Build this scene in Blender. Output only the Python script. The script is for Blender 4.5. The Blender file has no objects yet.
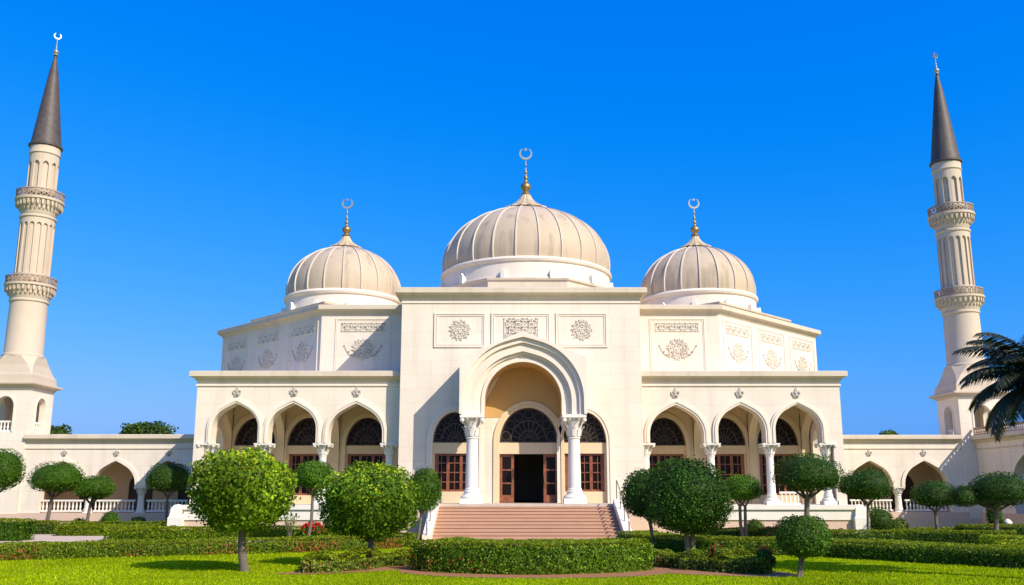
import bpy, math, random
import numpy as np
from mathutils import Vector

random.seed(11)
rng = np.random.default_rng(11)
PI = math.pi
R = math.radians
scene = bpy.context.scene
COL = scene.collection

# ------------------------------------------------------------------ materials
def new_mat(name):
    m = bpy.data.materials.new(name)
    m.use_nodes = True
    nt = m.node_tree
    return m, nt, nt.nodes, nt.links, nt.nodes['Principled BSDF']

def mix_rgb(nt, fac, a, b, mode='MIX'):
    n = nt.nodes.new('ShaderNodeMix'); n.data_type = 'RGBA'; n.blend_type = mode
    for sock, v in ((n.inputs[0], fac), (n.inputs[6], a), (n.inputs[7], b)):
        if isinstance(v, bpy.types.NodeSocket): nt.links.new(v, sock)
        elif isinstance(v, (int, float)): sock.default_value = v
        else: sock.default_value = (*v, 1)
    return n.outputs[2]

def noise_fac(nt, scale, detail=5, lo=.35, hi=.65, stretch=(1, 1, 1), rough=.55):
    tc = nt.nodes.new('ShaderNodeTexCoord')
    mp = nt.nodes.new('ShaderNodeMapping'); mp.inputs['Scale'].default_value = stretch
    nz = nt.nodes.new('ShaderNodeTexNoise')
    nz.inputs['Scale'].default_value = scale; nz.inputs['Detail'].default_value = detail
    nz.inputs['Roughness'].default_value = rough
    nt.links.new(tc.outputs['Object'], mp.inputs[0]); nt.links.new(mp.outputs[0], nz.inputs['Vector'])
    mr = nt.nodes.new('ShaderNodeMapRange'); mr.inputs[1].default_value = lo; mr.inputs[2].default_value = hi
    nt.links.new(nz.outputs['Fac'], mr.inputs[0])
    return mr.outputs[0]

def bump(nt, b, h, strength=.3, dist=.02):
    n = nt.nodes.new('ShaderNodeBump'); n.inputs['Strength'].default_value = strength
    n.inputs['Distance'].default_value = dist
    nt.links.new(h, n.inputs['Height']); nt.links.new(n.outputs[0], b.inputs['Normal'])

def stone(name, col, dark, rough=.75, joints=False, streak=.35, grain=9, bstr=.25):
    m, nt, N, L, b = new_mat(name)
    blot = noise_fac(nt, .55, 6, .38, .72)
    st = noise_fac(nt, 1.6, 4, .52, .78, (1, 1, .12))
    gr = noise_fac(nt, grain, 6, .3, .7)
    c = mix_rgb(nt, blot, col, tuple(.93 * x for x in col))
    ms = N.new('ShaderNodeMath'); ms.operation = 'MULTIPLY'; ms.inputs[1].default_value = streak
    L.new(st, ms.inputs[0])
    c = mix_rgb(nt, ms.outputs[0], c, dark)
    h = gr
    if joints:
        tc = N.new('ShaderNodeTexCoord'); sx = N.new('ShaderNodeSeparateXYZ'); L.new(tc.outputs['Object'], sx.inputs[0])
        ad = N.new('ShaderNodeMath'); L.new(sx.outputs[0], ad.inputs[0]); L.new(sx.outputs[1], ad.inputs[1])
        cb = N.new('ShaderNodeCombineXYZ'); L.new(ad.outputs[0], cb.inputs[0]); L.new(sx.outputs[2], cb.inputs[1])
        br = N.new('ShaderNodeTexBrick'); L.new(cb.outputs[0], br.inputs['Vector'])
        br.inputs['Scale'].default_value = 1; br.inputs['Brick Width'].default_value = 1.5
        br.inputs['Row Height'].default_value = .72; br.inputs['Mortar Size'].default_value = .008
        br.inputs['Mortar Smooth'].default_value = .3
        br.inputs['Color1'].default_value = (1, 1, 1, 1); br.inputs['Color2'].default_value = (.965, .955, .94, 1)
        br.inputs['Mortar'].default_value = (.78, .755, .71, 1)
        c = mix_rgb(nt, 1.0, c, br.outputs['Color'], 'MULTIPLY')
    L.new(c, b.inputs['Base Color']); b.inputs['Roughness'].default_value = rough
    bump(nt, b, h, bstr, .012)
    return m

def plain(name, col, rough=.5, metal=0, var=.12, scale=6, coat=0):
    m, nt, N, L, b = new_mat(name)
    f = noise_fac(nt, scale, 5, .3, .7)
    c = mix_rgb(nt, f, tuple(x * (1 - var) for x in col), tuple(min(1, x * (1 + var)) for x in col))
    L.new(c, b.inputs['Base Color']); b.inputs['Roughness'].default_value = rough; b.inputs['Metallic'].default_value = metal
    bump(nt, b, f, .12, .01)
    return m

def leaf_material(name, spec=.14):
    m, nt, N, L, b = new_mat(name)
    at = N.new('ShaderNodeAttribute'); at.attribute_name = 'leaf_tint'
    L.new(at.outputs['Color'], b.inputs['Base Color'])
    b.inputs['Roughness'].default_value = .55
    b.inputs['Specular IOR Level'].default_value = spec
    tr = N.new('ShaderNodeBsdfTranslucent')
    c2 = mix_rgb(nt, 1.0, at.outputs['Color'], (1.25, 1.3, .5), 'MULTIPLY'); L.new(c2, tr.inputs[0])
    mx = N.new('ShaderNodeMixShader'); mx.inputs[0].default_value = .28
    L.new(b.outputs[0], mx.inputs[1]); L.new(tr.outputs[0], mx.inputs[2])
    L.new(mx.outputs[0], N['Material Output'].inputs[0])
    return m

M = {}
M['wall'] = stone('cream_plaster', (.80, .685, .57), (.56, .47, .385), joints=True, streak=.42)
M['trim'] = stone('cream_trim', (.80, .685, .565), (.50, .42, .335), streak=.28)
M['fascia'] = stone('weathered_fascia', (.64, .53, .40), (.38, .29, .20), streak=.5)
M['white'] = stone('white_stone', (.80, .735, .645), (.56, .49, .41), streak=.3)
M['inner'] = stone('shaded_cream_plaster', (.70, .54, .335), (.54, .41, .24), streak=.1)  # cream plaster of the interiors, warm shade and bounce put into the colour
M['vault_shade'] = stone('vault_shade_plaster', (.56, .335, .115), (.45, .26, .09), streak=.2)  # cream plaster again, the vault's orange-brown shade painted into it
M['carved'] = stone('carved_shade_stone', (.50, .45, .385), (.34, .30, .26), streak=.4)  # darker than the trim: shading of the carved crevices is in the colour
M['pink'] = stone('pink_stone', (.66, .47, .37), (.48, .35, .27), streak=.2)
M['step'] = stone('step_stone', (.50, .30, .20), (.33, .20, .14), streak=.25, grain=14)
M['dome'] = stone('dome_stone', (.52, .40, .275), (.22, .17, .125), rough=.68, streak=.8, bstr=.35)
M['rib'] = stone('dome_rib', (.58, .50, .40), (.38, .31, .24), streak=.3)
M['minaret'] = stone('minaret_stone', (.575, .46, .345), (.40, .31, .235), streak=.25)
M['lattice'] = stone('minaret_lattice', (.36, .26, .18), (.22, .16, .11), streak=.4)
M['lead'] = plain('lead_roof', (.078, .059, .049), .6, 0, .25, 3)
M['gold'] = plain('aged_gold', (.42, .27, .11), .42, .8, .2, 5)
M['cap'] = plain('pale_gold_cap', (.60, .46, .27), .5, .25, .15, 4)
M['pale_metal'] = plain('pale_metal', (.46, .42, .35), .4, .6, .15, 5)
M['wood'] = plain('red_wood', (.225, .072, .03), .4, 0, .35, 5)
M['dark_wood'] = plain('dark_wood', (.05, .02, .013), .45, 0, .3, 5)
M['glass'] = plain('dark_glass', (.012, .008, .007), .25, 0, .2, 2)
M['glass'].node_tree.nodes['Principled BSDF'].inputs['Specular IOR Level'].default_value = .12
M['grille'] = plain('grille_metal', (.075, .052, .038), .5, .2, .15, 5)
M['steel'] = plain('rail_steel', (.45, .43, .41), .3, .8, .1, 5)
M['floor'] = plain('landing_stone', (.55, .44, .35), .55, 0, .12, 2)
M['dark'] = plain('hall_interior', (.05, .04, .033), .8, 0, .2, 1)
M['terracotta'] = plain('terracotta', (.33, .12, .055), .7, 0, .2, 5)
M['bark'] = stone('bark', (.145, .115, .09), (.06, .045, .033), rough=.9, streak=.6, grain=22, bstr=.8)
M['leaf'] = leaf_material('leaf_green')
M['blade'] = leaf_material('grass_blade', 0)
M['petal'] = plain('red_petal', (.55, .03, .02), .5, 0, .2, 9)
M['soil'] = stone('red_mulch', (.34, .145, .055), (.17, .075, .03), rough=.95, streak=.3, grain=16, bstr=.9)
M['path'] = stone('path_paving', (.60, .46, .36), (.42, .31, .24), rough=.85, streak=.2, grain=10)

for k_ in ('path', 'pink', 'wall', 'trim', 'step'): M[k_].node_tree.nodes['Principled BSDF'].inputs['Specular IOR Level'].default_value = .12

# lawn ground
def lawn_mat():
    m, nt, N, L, b = new_mat('lawn_turf')
    big = noise_fac(nt, .35, 4, .35, .65)
    small = noise_fac(nt, 9, 8, .3, .7, rough=.7)
    c = mix_rgb(nt, big, (.23, .32, .004), (.31, .37, .005))
    c = mix_rgb(nt, small, c, (.15, .24, .004))
    L.new(c, b.inputs['Base Color']); b.inputs['Roughness'].default_value = .9
    b.inputs['Specular IOR Level'].default_value = .0
    bump(nt, b, small, .6, .03)
    return m
M['lawn'] = lawn_mat()

# ------------------------------------------------------------------ mesh builder
def front(cx, y):
    return lambda a, z, d: (cx + a, y + d, z)

def plane(ox, oy, ux, uy):
    "a runs along (ux,uy), d runs inward = a turned left"
    return lambda a, z, d: (ox + a * ux - d * uy, oy + a * uy + d * ux, z)

def cyl(cx, cy, r):
    return lambda a, z, d: (cx + (r - d) * math.cos(a / r), cy + (r - d) * math.sin(a / r), z)

class MB:
    def __init__(s): s.v = []; s.f = []; s.mi = []; s.m = 0
    def poly(s, pts):
        n = len(s.v); s.v += [tuple(p) for p in pts]; s.f.append(tuple(range(n, n + len(pts)))); s.mi.append(s.m)
    def box(s, x0, x1, y0, y1, z0, z1):
        s.boxT(lambda a, z, d: (a, d, z), x0, x1, z0, z1, y0, y1); return s
    def boxT(s, T, a0, a1, z0, z1, d0, d1):
        p = [T(a, z, d) for d in (d0, d1) for z in (z0, z1) for a in (a0, a1)]
        n = len(s.v); s.v += p
        for q in ((0, 1, 3, 2), (5, 4, 6, 7), (1, 5, 7, 3), (4, 0, 2, 6), (2, 3, 7, 6), (4, 5, 1, 0)):
            s.f.append(tuple(n + i for i in q)); s.mi.append(s.m)
        return s
    def grid(s, rows, close_u=False, close_v=False):
        nu = len(rows[0]); n = len(s.v)
        for r in rows: s.v += [tuple(p) for p in r]
        nv = len(rows)
        for j in range(nv if close_v else nv - 1):
            for i in range(nu if close_u else nu - 1):
                i2 = (i + 1) % nu; j2 = (j + 1) % nv
                s.f.append((n + j * nu + i, n + j * nu + i2, n + j2 * nu + i2, n + j2 * nu + i)); s.mi.append(s.m)
        return s
    def lathe(s, cx, cy, prof, seg=32, a0=0.0, cap=True):
        rows = [[(cx + r * math.cos(a0 + 2 * PI * i / seg), cy + r * math.sin(a0 + 2 * PI * i / seg), z) for i in range(seg)] for r, z in prof]
        s.grid(rows, close_u=True)
        if cap:
            if prof[-1][0] > .001: s.poly(rows[-1])
            if prof[0][0] > .001: s.poly(rows[0][::-1])
        return s
    def tube(s, pts, rad, seg=8):
        pts = [Vector(p) for p in pts]; rows = []
        for i, p in enumerate(pts):
            t = (pts[min(i + 1, len(pts) - 1)] - pts[max(i - 1, 0)]).normalized()
            ref = Vector((0, 0, 1)) if abs(t.z) < .9 else Vector((1, 0, 0))
            u = t.cross(ref).normalized(); w = t.cross(u)
            r = rad[i] if isinstance(rad, (list, tuple)) else rad
            rows.append([p + u * r * math.cos(2 * PI * k / seg) + w * r * math.sin(2 * PI * k / seg) for k in range(seg)])
        s.grid(rows, close_u=True); s.poly(rows[0][::-1]); s.poly(rows[-1]); return s
    def prism(s, T, out, d0, d1):
        f = [T(a, z, d0) for a, z in out]; b = [T(a, z, d1) for a, z in out]
        s.poly(f); s.poly(b[::-1])
        for i in range(len(out)):
            j = (i + 1) % len(out); s.poly([f[j], f[i], b[i], b[j]])
        return s
    def wall(s, T, a0, a1, z0, z1, d0, d1, ops, reveal=None):
        "wall with arched openings; ops = [profile points left to right from sill to sill]; z1 may be a function of a"
        top = z1 if callable(z1) else (lambda a: z1)
        ops = sorted(ops, key=lambda o: o[0][0]); a = a0; keep = s.m
        def piece(p, q, zp, zq):
            if abs(q - p) < 1e-5: return
            s.poly([T(p, zp, d0), T(q, zq, d0), T(q, top(q), d0), T(p, top(p), d0)])
            s.poly([T(q, zq, d1), T(p, zp, d1), T(p, top(p), d1), T(q, top(q), d1)])
            s.poly([T(p, top(p), d0), T(q, top(q), d0), T(q, top(q), d1), T(p, top(p), d1)])
        solid = []
        for o in ops:
            solid.append((a, o[0][0])); a = o[-1][0]
        solid.append((a, a1))
        for b0, b1 in solid:
            if b1 - b0 > 1e-4:
                k = max(1, math.ceil((b1 - b0) / 1.5))
                for i in range(k):
                    p, q = b0 + (b1 - b0) * i / k, b0 + (b1 - b0) * (i + 1) / k
                    piece(p, q, z0, z0)
                    s.poly([T(p, z0, d1), T(q, z0, d1), T(q, z0, d0), T(p, z0, d0)])
        for o in ops:
            zs = o[0][1]
            if zs - z0 > 1e-3:
                l, r = o[0][0], o[-1][0]
                for d in (d0, d1): s.poly([T(l, z0, d), T(r, z0, d), T(r, zs, d), T(l, zs, d)])
                s.poly([T(l, zs, d0), T(r, zs, d0), T(r, zs, d1), T(l, zs, d1)])
                s.poly([T(l, z0, d1), T(r, z0, d1), T(r, z0, d0), T(l, z0, d0)])
            for p, q in zip(o[:-1], o[1:]):
                piece(p[0], q[0], p[1], q[1])
                if reveal is not None: s.m = reveal
                s.poly([T(p[0], p[1], d1), T(q[0], q[1], d1), T(q[0], q[1], d0), T(p[0], p[1], d0)])
                s.m = keep
        for a, zz in ((a0, 0), (a1, 0)):
            s.poly([T(a, z0, d1), T(a, z0, d0), T(a, top(a), d0), T(a, top(a), d1)])
        return s
    def band(s, T, po, pi, d0, d1):
        "moulding between an outer and an inner profile of equal length"
        n = len(po)
        rows = []
        for k in range(n):
            rows.append([T(*po[k], d1), T(*po[k], d0), T(*pi[k], d0), T(*pi[k], d1)])
        s.grid(rows, close_u=True)
        s.poly(rows[0]); s.poly(rows[-1][::-1])
        return s
    def sweep(s, path, prof, closed=False):
        "profile (outward offset, z) swept along a plan path; outward is to the right of travel"
        n = len(path); rows = []
        for i in range(n):
            p = Vector(path[i])
            ns = []
            if closed or i > 0:
                e = p - Vector(path[i - 1]); ns.append(Vector((e.y, -e.x)).normalized())
            if closed or i < n - 1:
                e = Vector(path[(i + 1) % n]) - p; ns.append(Vector((e.y, -e.x)).normalized())
            if len(ns) == 2:
                b = (ns[0] + ns[1]); b = b / max(.2, b.dot(ns[0]))
            else: b = ns[0]
            rows.append([(p.x + b.x * o, p.y + b.y * o, z) for o, z in prof])
        s.grid(rows, close_v=closed)
        if not closed: s.poly(rows[0]); s.poly(rows[-1][::-1])
        return s
    def stroke(s, T, pts, w, d0, d1):
        "flat raised ribbon following a 2-D line on a wall"
        rows = []
        n = len(pts)
        for i in range(n):
            p = Vector(pts[i]); t = Vector(pts[min(i + 1, n - 1)]) - Vector(pts[max(i - 1, 0)])
            if t.length < 1e-6: t = Vector((1, 0))
            t.normalize(); u = Vector((-t.y, t.x)) * w / 2
            A, B = p + u, p - u
            rows.append([T(A.x, A.y, d1), T(A.x, A.y, d0), T(B.x, B.y, d0), T(B.x, B.y, d1)])
        s.grid(rows); s.poly(rows[0]); s.poly(rows[-1][::-1]); return s
    def build(s, name, mats, parent=None, smooth=35):
        mats = mats if isinstance(mats, (list, tuple)) else [mats]
        me = bpy.data.meshes.new(name)
        off = Vector((0, 0, 0))
        r = parent
        while r is not None:
            off += r.location; r = r.parent
        me.from_pydata([(x - off.x, y - off.y, z - off.z) for x, y, z in s.v], [], s.f)
        for m in mats: me.materials.append(m)
        me.polygons.foreach_set('material_index', s.mi)
        if smooth:
            import bmesh
            bm = bmesh.new(); bm.from_mesh(me); bmesh.ops.remove_doubles(bm, verts=bm.verts, dist=.0004)
            bmesh.ops.recalc_face_normals(bm, faces=bm.faces); bm.to_mesh(me); bm.free()
            me.polygons.foreach_set('use_smooth', [True] * len(me.polygons))
            me.set_sharp_from_angle(angle=R(smooth))
        me.update()
        o = bpy.data.objects.new(name, me); COL.objects.link(o)
        if parent: o.parent = parent
        return o

def tag(o, label, cat, group=None, kind=None):
    o['label'] = label; o['category'] = cat
    if group: o['group'] = group
    if kind: o['kind'] = kind
    return o

def empty(name, loc, label, cat, group=None):
    o = bpy.data.objects.new(name, None); COL.objects.link(o); o.location = loc; o.empty_display_size = .5
    return tag(o, label, cat, group)

def copy_tree(src, parent=None):
    c = src.copy(); COL.objects.link(c); c.parent = parent
    for ch in [k for k in src.children]: copy_tree(ch, c)
    return c

# ------------------------------------------------------------------ profiles
def keel(c, r, zs, bottom, n=20, keel_at=55, stilt=0.0, ogee=.05):
    "pointed arch: circle arc that straightens into a low point"
    t0 = R(keel_at); pts = [(c - r, bottom)]
    zc = zs + stilt
    side = [(-r * math.cos(t0 * k / n), r * math.sin(t0 * k / n)) for k in range(n + 1)]
    px, pz = side[-1]; apex = r / math.sin(t0)
    for k in range(1, 6):
        f = k / 6
        side.append((px * (1 - f), pz + (apex - pz) * f + (apex - pz) * ogee * math.sin(PI * f)))
    pts += [(c + a, zc + z) for a, z in side] + [(c, zc + apex)] + [(c - a, zc + z) for a, z in side[::-1]]
    pts.append((c + r, bottom))
    return pts

def round_arch(c, r, zs, bottom, n=36, b=None):
    b = b or r
    return [(c - r, bottom)] + [(c - r * math.cos(PI * k / n), zs + b * math.sin(PI * k / n)) for k in range(n + 1)] + [(c + r, bottom)]

# ------------------------------------------------------------------ carved ornament
def circle(cx, cz, r, n=36, a0=0, a1=2 * PI, b=None):
    b = b or r
    return [(cx + r * math.cos(a0 + (a1 - a0) * k / n), cz + b * math.sin(a0 + (a1 - a0) * k / n)) for k in range(n + 1)]

def medallion(mb, T, c, z, r, d=-.05, rays=8, sx=1.0, seed=0):
    "round carved boss: ground with crevice shade in its colour (slot 0) under pale interlaced leaves (slot 1)"
    rr = random.Random(seed)
    mb.m = 0
    mb.prism(T, [(c + (r * (.97 + .06 * math.cos(k * 2 * PI / 6))) * math.cos(2 * PI * k / 72), z + (r * (.97 + .06 * math.cos(k * 2 * PI / 6))) * math.sin(2 * PI * k / 72)) for k in range(72)], -.012, .01)
    mb.m = 1
    def S(pts, w): mb.stroke(T, pts, w, d, .0)
    S(circle(c, z, r * .13, 12), r * .1)
    for ring, (n, rad, q) in enumerate(((6, .36, .17), (10, .64, .18), (14, .90, .15))):
        for k in range(n):
            a = 2 * PI * (k + .5 * ring) / n + rr.uniform(-.12, .12); ca, sa = math.cos(a), math.sin(a)
            cx, cz = c + r * rad * ca, z + r * rad * sa; s_ = 1 if (k + ring) % 2 else -1
            S([(cx + r * q * (f * ca - s_ * .8 * math.sin(PI * f) * sa), cz + r * q * (f * sa + s_ * .8 * math.sin(PI * f) * ca)) for f in (-.9, -.5, -.1, .3, .7, 1.0)], r * .085)
            S(circle(cx - s_ * r * .05 * sa, cz + s_ * r * .05 * ca, r * q * .42, 6, a, a + 4.4), r * .06)

def arabesque(mb, T, a0, a1, z0, z1, cell, d=-.05, w=.045):
    mb.m = 0; mb.boxT(T, a0, a1, z0, z1, -.01, .01); mb.m = 1  # dark backing paints the shade between the raised bands
    nx = max(2, round((a1 - a0) / cell)); nz = max(1, round((z1 - z0) / cell))
    dx = (a1 - a0) / nx; dz = (z1 - z0) / nz
    for j in range(nz):
        for i in range(nx):
            cx, cz = a0 + (i + .5) * dx, z0 + (j + .5) * dz; s = 1 if (i + j) % 2 else -1
            p = [(cx + s * dx * .5 * math.sin(t * PI) * (.9), cz + dz * .5 * t) for t in [k / 6 - 1 for k in range(13)]]
            mb.stroke(T, p, w, d, .01)
            mb.stroke(T, circle(cx - s * dx * .2, cz + dz * .15, min(dx, dz) * .2, 9, 0, 4.8), w * .8, d, .01)
            mb.stroke(T, [(cx - dx * .45, cz - s * dz * .45), (cx, cz), (cx + dx * .4, cz + s * dz * .42)], w * .8, d, .01)
    for z in (z0, z1): mb.stroke(T, [(a0 - w, z), (a1 + w, z)], w, d, .01)
    for a in (a0, a1): mb.stroke(T, [(a, z0), (a, z1)], w, d, .01)

def fleuron(mb, T, c, z, s=1.0, d=-.06):
    "small carved palmette above an arch"
    leafp = [(0, .62), (.07, .48), (.1, .34), (.05, .2), (0, .14), (-.05, .2), (-.1, .34), (-.07, .48)]
    mb.prism(T, [(c + a * s, z + b * s) for a, b in leafp], d, .01)
    for sg in (-1, 1):
        mb.stroke(T, [(c + sg * a * s, z + b * s) for a, b in ((.03, .08), (.14, .1), (.23, .2), (.24, .32), (.17, .36), (.13, .29))], .075 * s, d, .01)
        mb.stroke(T, [(c + sg * a * s, z + b * s) for a, b in ((.0, .0), (.1, -.01), (.17, .03))], .06 * s, d, .01)
    mb.stroke(T, circle(c, z + .04 * s, .06 * s, 10), .05 * s, d, .01)

def sprig(mb, T, c, z, s, sg):
    mb.m = 0
    p = [(c + sg * s * a, z + s * b) for a, b in ((0, 0), (.2, .05), (.42, .2), (.6, .45), (.72, .72))]
    mb.stroke(T, p, .05 * s + .015, -.03, .01)
    for a, b in ((.25, .16), (.45, .36), (.78, .8)):
        mb.stroke(T, circle(c + sg * s * a, z + s * b, .06 * s, 7), .04 * s, -.03, .01)

# ------------------------------------------------------------------ columns, balusters, windows
def column(parent, x, y, z0, z1, r, cap_h, cap_w, base_w, base_h, mat, half=None):
    mb = MB()
    zs0, zs1 = z0 + base_h, z1 - cap_h
    H = zs1 - zs0
    mb.lathe(x, y, [(r * 1.12, zs0), (r * 1.12, zs0 + .05), (r * 1.0, zs0 + .10), (r * 1.0, zs0 + H * .35), (r * .9, zs1 - .12), (r * .9, zs1 - .1), (r * 1.05, zs1 - .06), (r * .95, zs1)], 28)
    c = mb.build('column', mat, parent)
    b = MB(); bw = base_w / 2
    b.box(x - bw, x + bw, y - bw, y + bw, z0, z0 + base_h * .38)
    b.lathe(x, y, [(bw * .98, z0 + base_h * .38), (bw * 1.0, z0 + base_h * .48), (bw * .93, z0 + base_h * .58), (bw * .76, z0 + base_h * .66), (r * 1.25, z0 + base_h * .8), (r * 1.3, z0 + base_h * .9), (r * 1.1, z0 + base_h + .004)], 28)
    b.build('column_base', mat, c)
    k = MB(); cw = cap_w / 2
    k.lathe(x, y, [(r * .92, zs1 + .003), (r * 1.0, zs1 + cap_h * .3), (r * 1.25, zs1 + cap_h * .6), (cw * .86, zs1 + cap_h * .84)], 24)
    k.box(x - cw, x + cw, y - cw, y + cw, zs1 + cap_h * .84, z1 - .01)
    for row, (n, h0, h1, sp) in enumerate(((8, .02, .46, 1.25), (8, .25, .80, 1.0))):
        for i in range(n):
            a = 2 * PI * (i + .5 * row) / n
            rr0 = r * .98; rr1 = (r * 1.55 if row == 0 else cw * 1.0)
            prof = [(0, rr0 + .01, .16), (.4, rr0 + .05, .2), (.75, rr0 + (rr1 - rr0) * .55, .16), (1.0, rr1, .1), (.93, rr1 + .03, .03)]
            rows = []
            for f, rad, wd in prof:
                z = zs1 + cap_h * (h0 + (h1 - h0) * f); w = wd * cap_w * .55
                tx, ty = -math.sin(a), math.cos(a)
                rows.append([(x + rad * math.cos(a) + tx * w * q, y + rad * math.sin(a) + ty * w * q, z) for q in (-1, 0, 1)])
                rows[-1][1] = (rows[-1][1][0] + .03 * math.cos(a), rows[-1][1][1] + .03 * math.sin(a), z)
            k.grid(rows)
    for sx in (-1, 1):
        for sy in (-1, 1):
            k.lathe(x + sx * cw * .82, y + sy * cw * .82, [(.01, zs1 + cap_h * .62), (cw * .17, zs1 + cap_h * .68), (cw * .2, zs1 + cap_h * .76), (cw * .1, zs1 + cap_h * .84)], 8)
    k.build('capital', [mat], c)
    return c

def balustrade(parent, T, a0, a1, z0, z1, mat, depth=.16, step=.3):
    mb = MB()
    mb.boxT(T, a0, a1, z1 - .1, z1, -depth / 2, depth / 2)
    mb.boxT(T, a0, a1, z0, z0 + .09, -depth / 2, depth / 2)
    n = max(2, round((a1 - a0) / step))
    h = z1 - z0 - .19
    for i in range(n):
        a = a0 + (i + .5) * (a1 - a0) / n
        x, y, _ = T(a, 0, 0)
        zb = z0 + .092
        mb.lathe(x, y, [(.05, zb), (.05, zb + h * .08), (.03, zb + h * .14), (.062, zb + h * .34), (.05, zb + h * .5), (.03, zb + h * .75), (.05, zb + h * .9), (.05, zb + h * .995)], 8, cap=False)
    return mb.build('balustrade', mat, parent)

def fanlight(parent, T, c, zs, r, b, d):
    "round-headed dark pane with a metal fan"
    pane = MB(); prof = round_arch(c, r, zs, zs, 32, b)[1:-1]
    pane.prism(T, prof, d, d + .03)
    p = pane.build('fanlight', M['glass'], parent, smooth=0)
    g = MB()
    k = b / r
    for f in (.34, .62, .97):
        g.stroke(T, circle(c, zs + .02, r * f, 24, 0, PI, b * f), .05 if f < .9 else .07, d - .03, d)
    n = 10
    for i in range(n + 1):
        a = PI * i / n
        f0, f1 = (.12, .60) if i % 1 == 0 else (.1, .9)
        g.stroke(T, [(c + r * f * math.cos(a), zs + .02 + b * f * math.sin(a)) for f in (f0, f1)], .035, d - .03, d)
    for i in range(7):
        a = PI * (i + .5) / 7
        g.stroke(T, circle(c + r * .8 * math.cos(a), zs + .02 + b * .8 * math.sin(a), r * .15, 12), .03, d - .028, d)
    g.stroke(T, [(c - r, zs + .03), (c + r, zs + .03)], .07, d - .03, d)
    g.build('grille', M['grille'], p)
    return p

def casement(parent, T, c, w, z0, z1, d, leaves=3, rows=4):
    pane = MB(); pane.boxT(T, c - w, c + w, z0, z1, d, d + .03)
    f = MB()
    t = .1
    f.boxT(T, c - w, c + w, z1 - t, z1, d - .07, d - .003); f.boxT(T, c - w, c + w, z0, z0 + t, d - .07, d - .003)
    lw = 2 * w / leaves
    for i in range(leaves + 1):
        a = c - w + i * lw; hw = .075 if 0 < i < leaves else .09
        a = min(max(a, c - w + hw), c + w - hw)
        f.boxT(T, a - hw, a + hw, z0 + t, z1 - t, d - .072, d - .003)
    for i in range(leaves):
        a0 = c - w + i * lw + .08; a1 = a0 + lw - .16
        for j in range(1, rows):
            z = z0 + (z1 - z0) * j / rows
            f.boxT(T, a0, a1, z - .025, z + .025, d - .05, d - .004)
        f.boxT(T, (a0 + a1) / 2 - .018, (a0 + a1) / 2 + .018, z0 + t, z1 - t, d - .045, d - .005)
    o = f.build('window', M['wood'], parent, smooth=0)
    pane.build('pane', M['glass'], o, smooth=0)
    return o

def crescent(mb, x, y, z, r, face=0.0, star=False):
    "upright crescent, horns up, turned about z"
    ca, sa = math.cos(face), math.sin(face)
    T = lambda a, q, d: (x + a * ca - d * sa, y + a * sa + d * ca, q)
    n = 28; po = []; pi = []
    for k in range(n + 1):
        t = R(122) + (R(418) - R(122)) * k / n
        po.append((r * math.cos(t), z + r * math.sin(t)))
        ri = r * .8
        pi.append((ri * math.cos(t) * .98, z + r * .12 + ri * math.sin(t)))
    po[0] = pi[0]; po[-1] = pi[-1]
    mb.band(T, po, pi, -.05, .05)
    if star:
        pts = []
        for k in range(10):
            rad = r * (.3 if k % 2 == 0 else .13); t = PI / 2 + PI * k / 5
            pts.append((rad * math.cos(t), z + r * .72 + rad * math.sin(t)))
        mb.prism(T, pts, -.03, .03)

def finial_profile(z0, h, r):
    P = [(1.0, 0), (.8, .05), (.5, .08), (.55, .12), (.9, .17), (1.05, .22), (.95, .28), (.6, .34), (.3, .38), (.26, .44), (.45, .47), (.45, .50), (.2, .53), (.16, .60), (.3, .63), (.3, .66), (.12, .69), (.09, .80), (.2, .83), (.2, .86), (.07, .89), (.05, 1.0)]
    return [(r * a, z0 + h * b) for a, b in P]

# ------------------------------------------------------------------ the mosque
CX, YF = .45, 45.0
mosque = empty('mosque', (CX, YF, 0), 'cream stone mosque with three ribbed tan domes, arched porch and arcaded wings', 'mosque')
W, TR = M['wall'], M['trim']
FL = 1.6          # landing level

def framed_bay(T, c, r, b, zs, bottom, parent, window=True, leaves=3, zw=(2.15, 4.0), d=.3):
    "fill of one arched recess: fanlight, lintel and casement"
    if window:
        m = MB()
        m.boxT(T, c - r, c + r, zw[1], zs - .02, d - .12, d + .2)
        m.boxT(T, c - r, c + r, bottom, zw[0], d - .10, d + .2)
        for sg in (-1, 1):
            a0, a1 = sorted((c + sg * r, c + sg * (r - .1)))
            m.boxT(T, a0, a1, zw[0], zw[1], d - .06, d + .2)
        m.build('window_surround', M['inner'], parent, smooth=0)
        casement(parent, T, c, r - .1, zw[0], zw[1], d + .1, leaves)
    fanlight(parent, T, c, zs, r, b, d + .06)

# central block: front wall with three arched bays
T = front(CX, YF)
ops = [round_arch(-3.3, 1.08, 4.55, FL, 30, 1.5), round_arch(.38, 1.45, 4.55, FL, 36, 1.72), round_arch(3.15, 1.08, 4.55, FL, 30, 1.5)]
mb = MB(); mb.wall(T, -6.06, 6.06, FL, 11.9, 0, .6, ops)
mb.build('front_wall', W, mosque, smooth=0)
for sgn in (-1, 1):
    m = MB(); x0, x1 = sorted((CX + sgn * 6.06, CX + sgn * 5.5))
    m.box(x0, x1, YF + .6, 55.0, FL, 11.9); m.build('side_wall', W, mosque, smooth=0)
m = MB(); m.box(CX - 5.5, CX + 5.5, YF + .6, 48.3, 11.55, 11.85); m.build('block_roof', TR, mosque, smooth=0)
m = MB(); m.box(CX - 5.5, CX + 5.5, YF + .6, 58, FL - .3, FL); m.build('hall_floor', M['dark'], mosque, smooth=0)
m = MB(); m.box(CX - 5.5, CX + 5.5, 57.7, 58, FL, 9); m.build('hall_back_wall', M['dark'], mosque, smooth=0)
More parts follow.
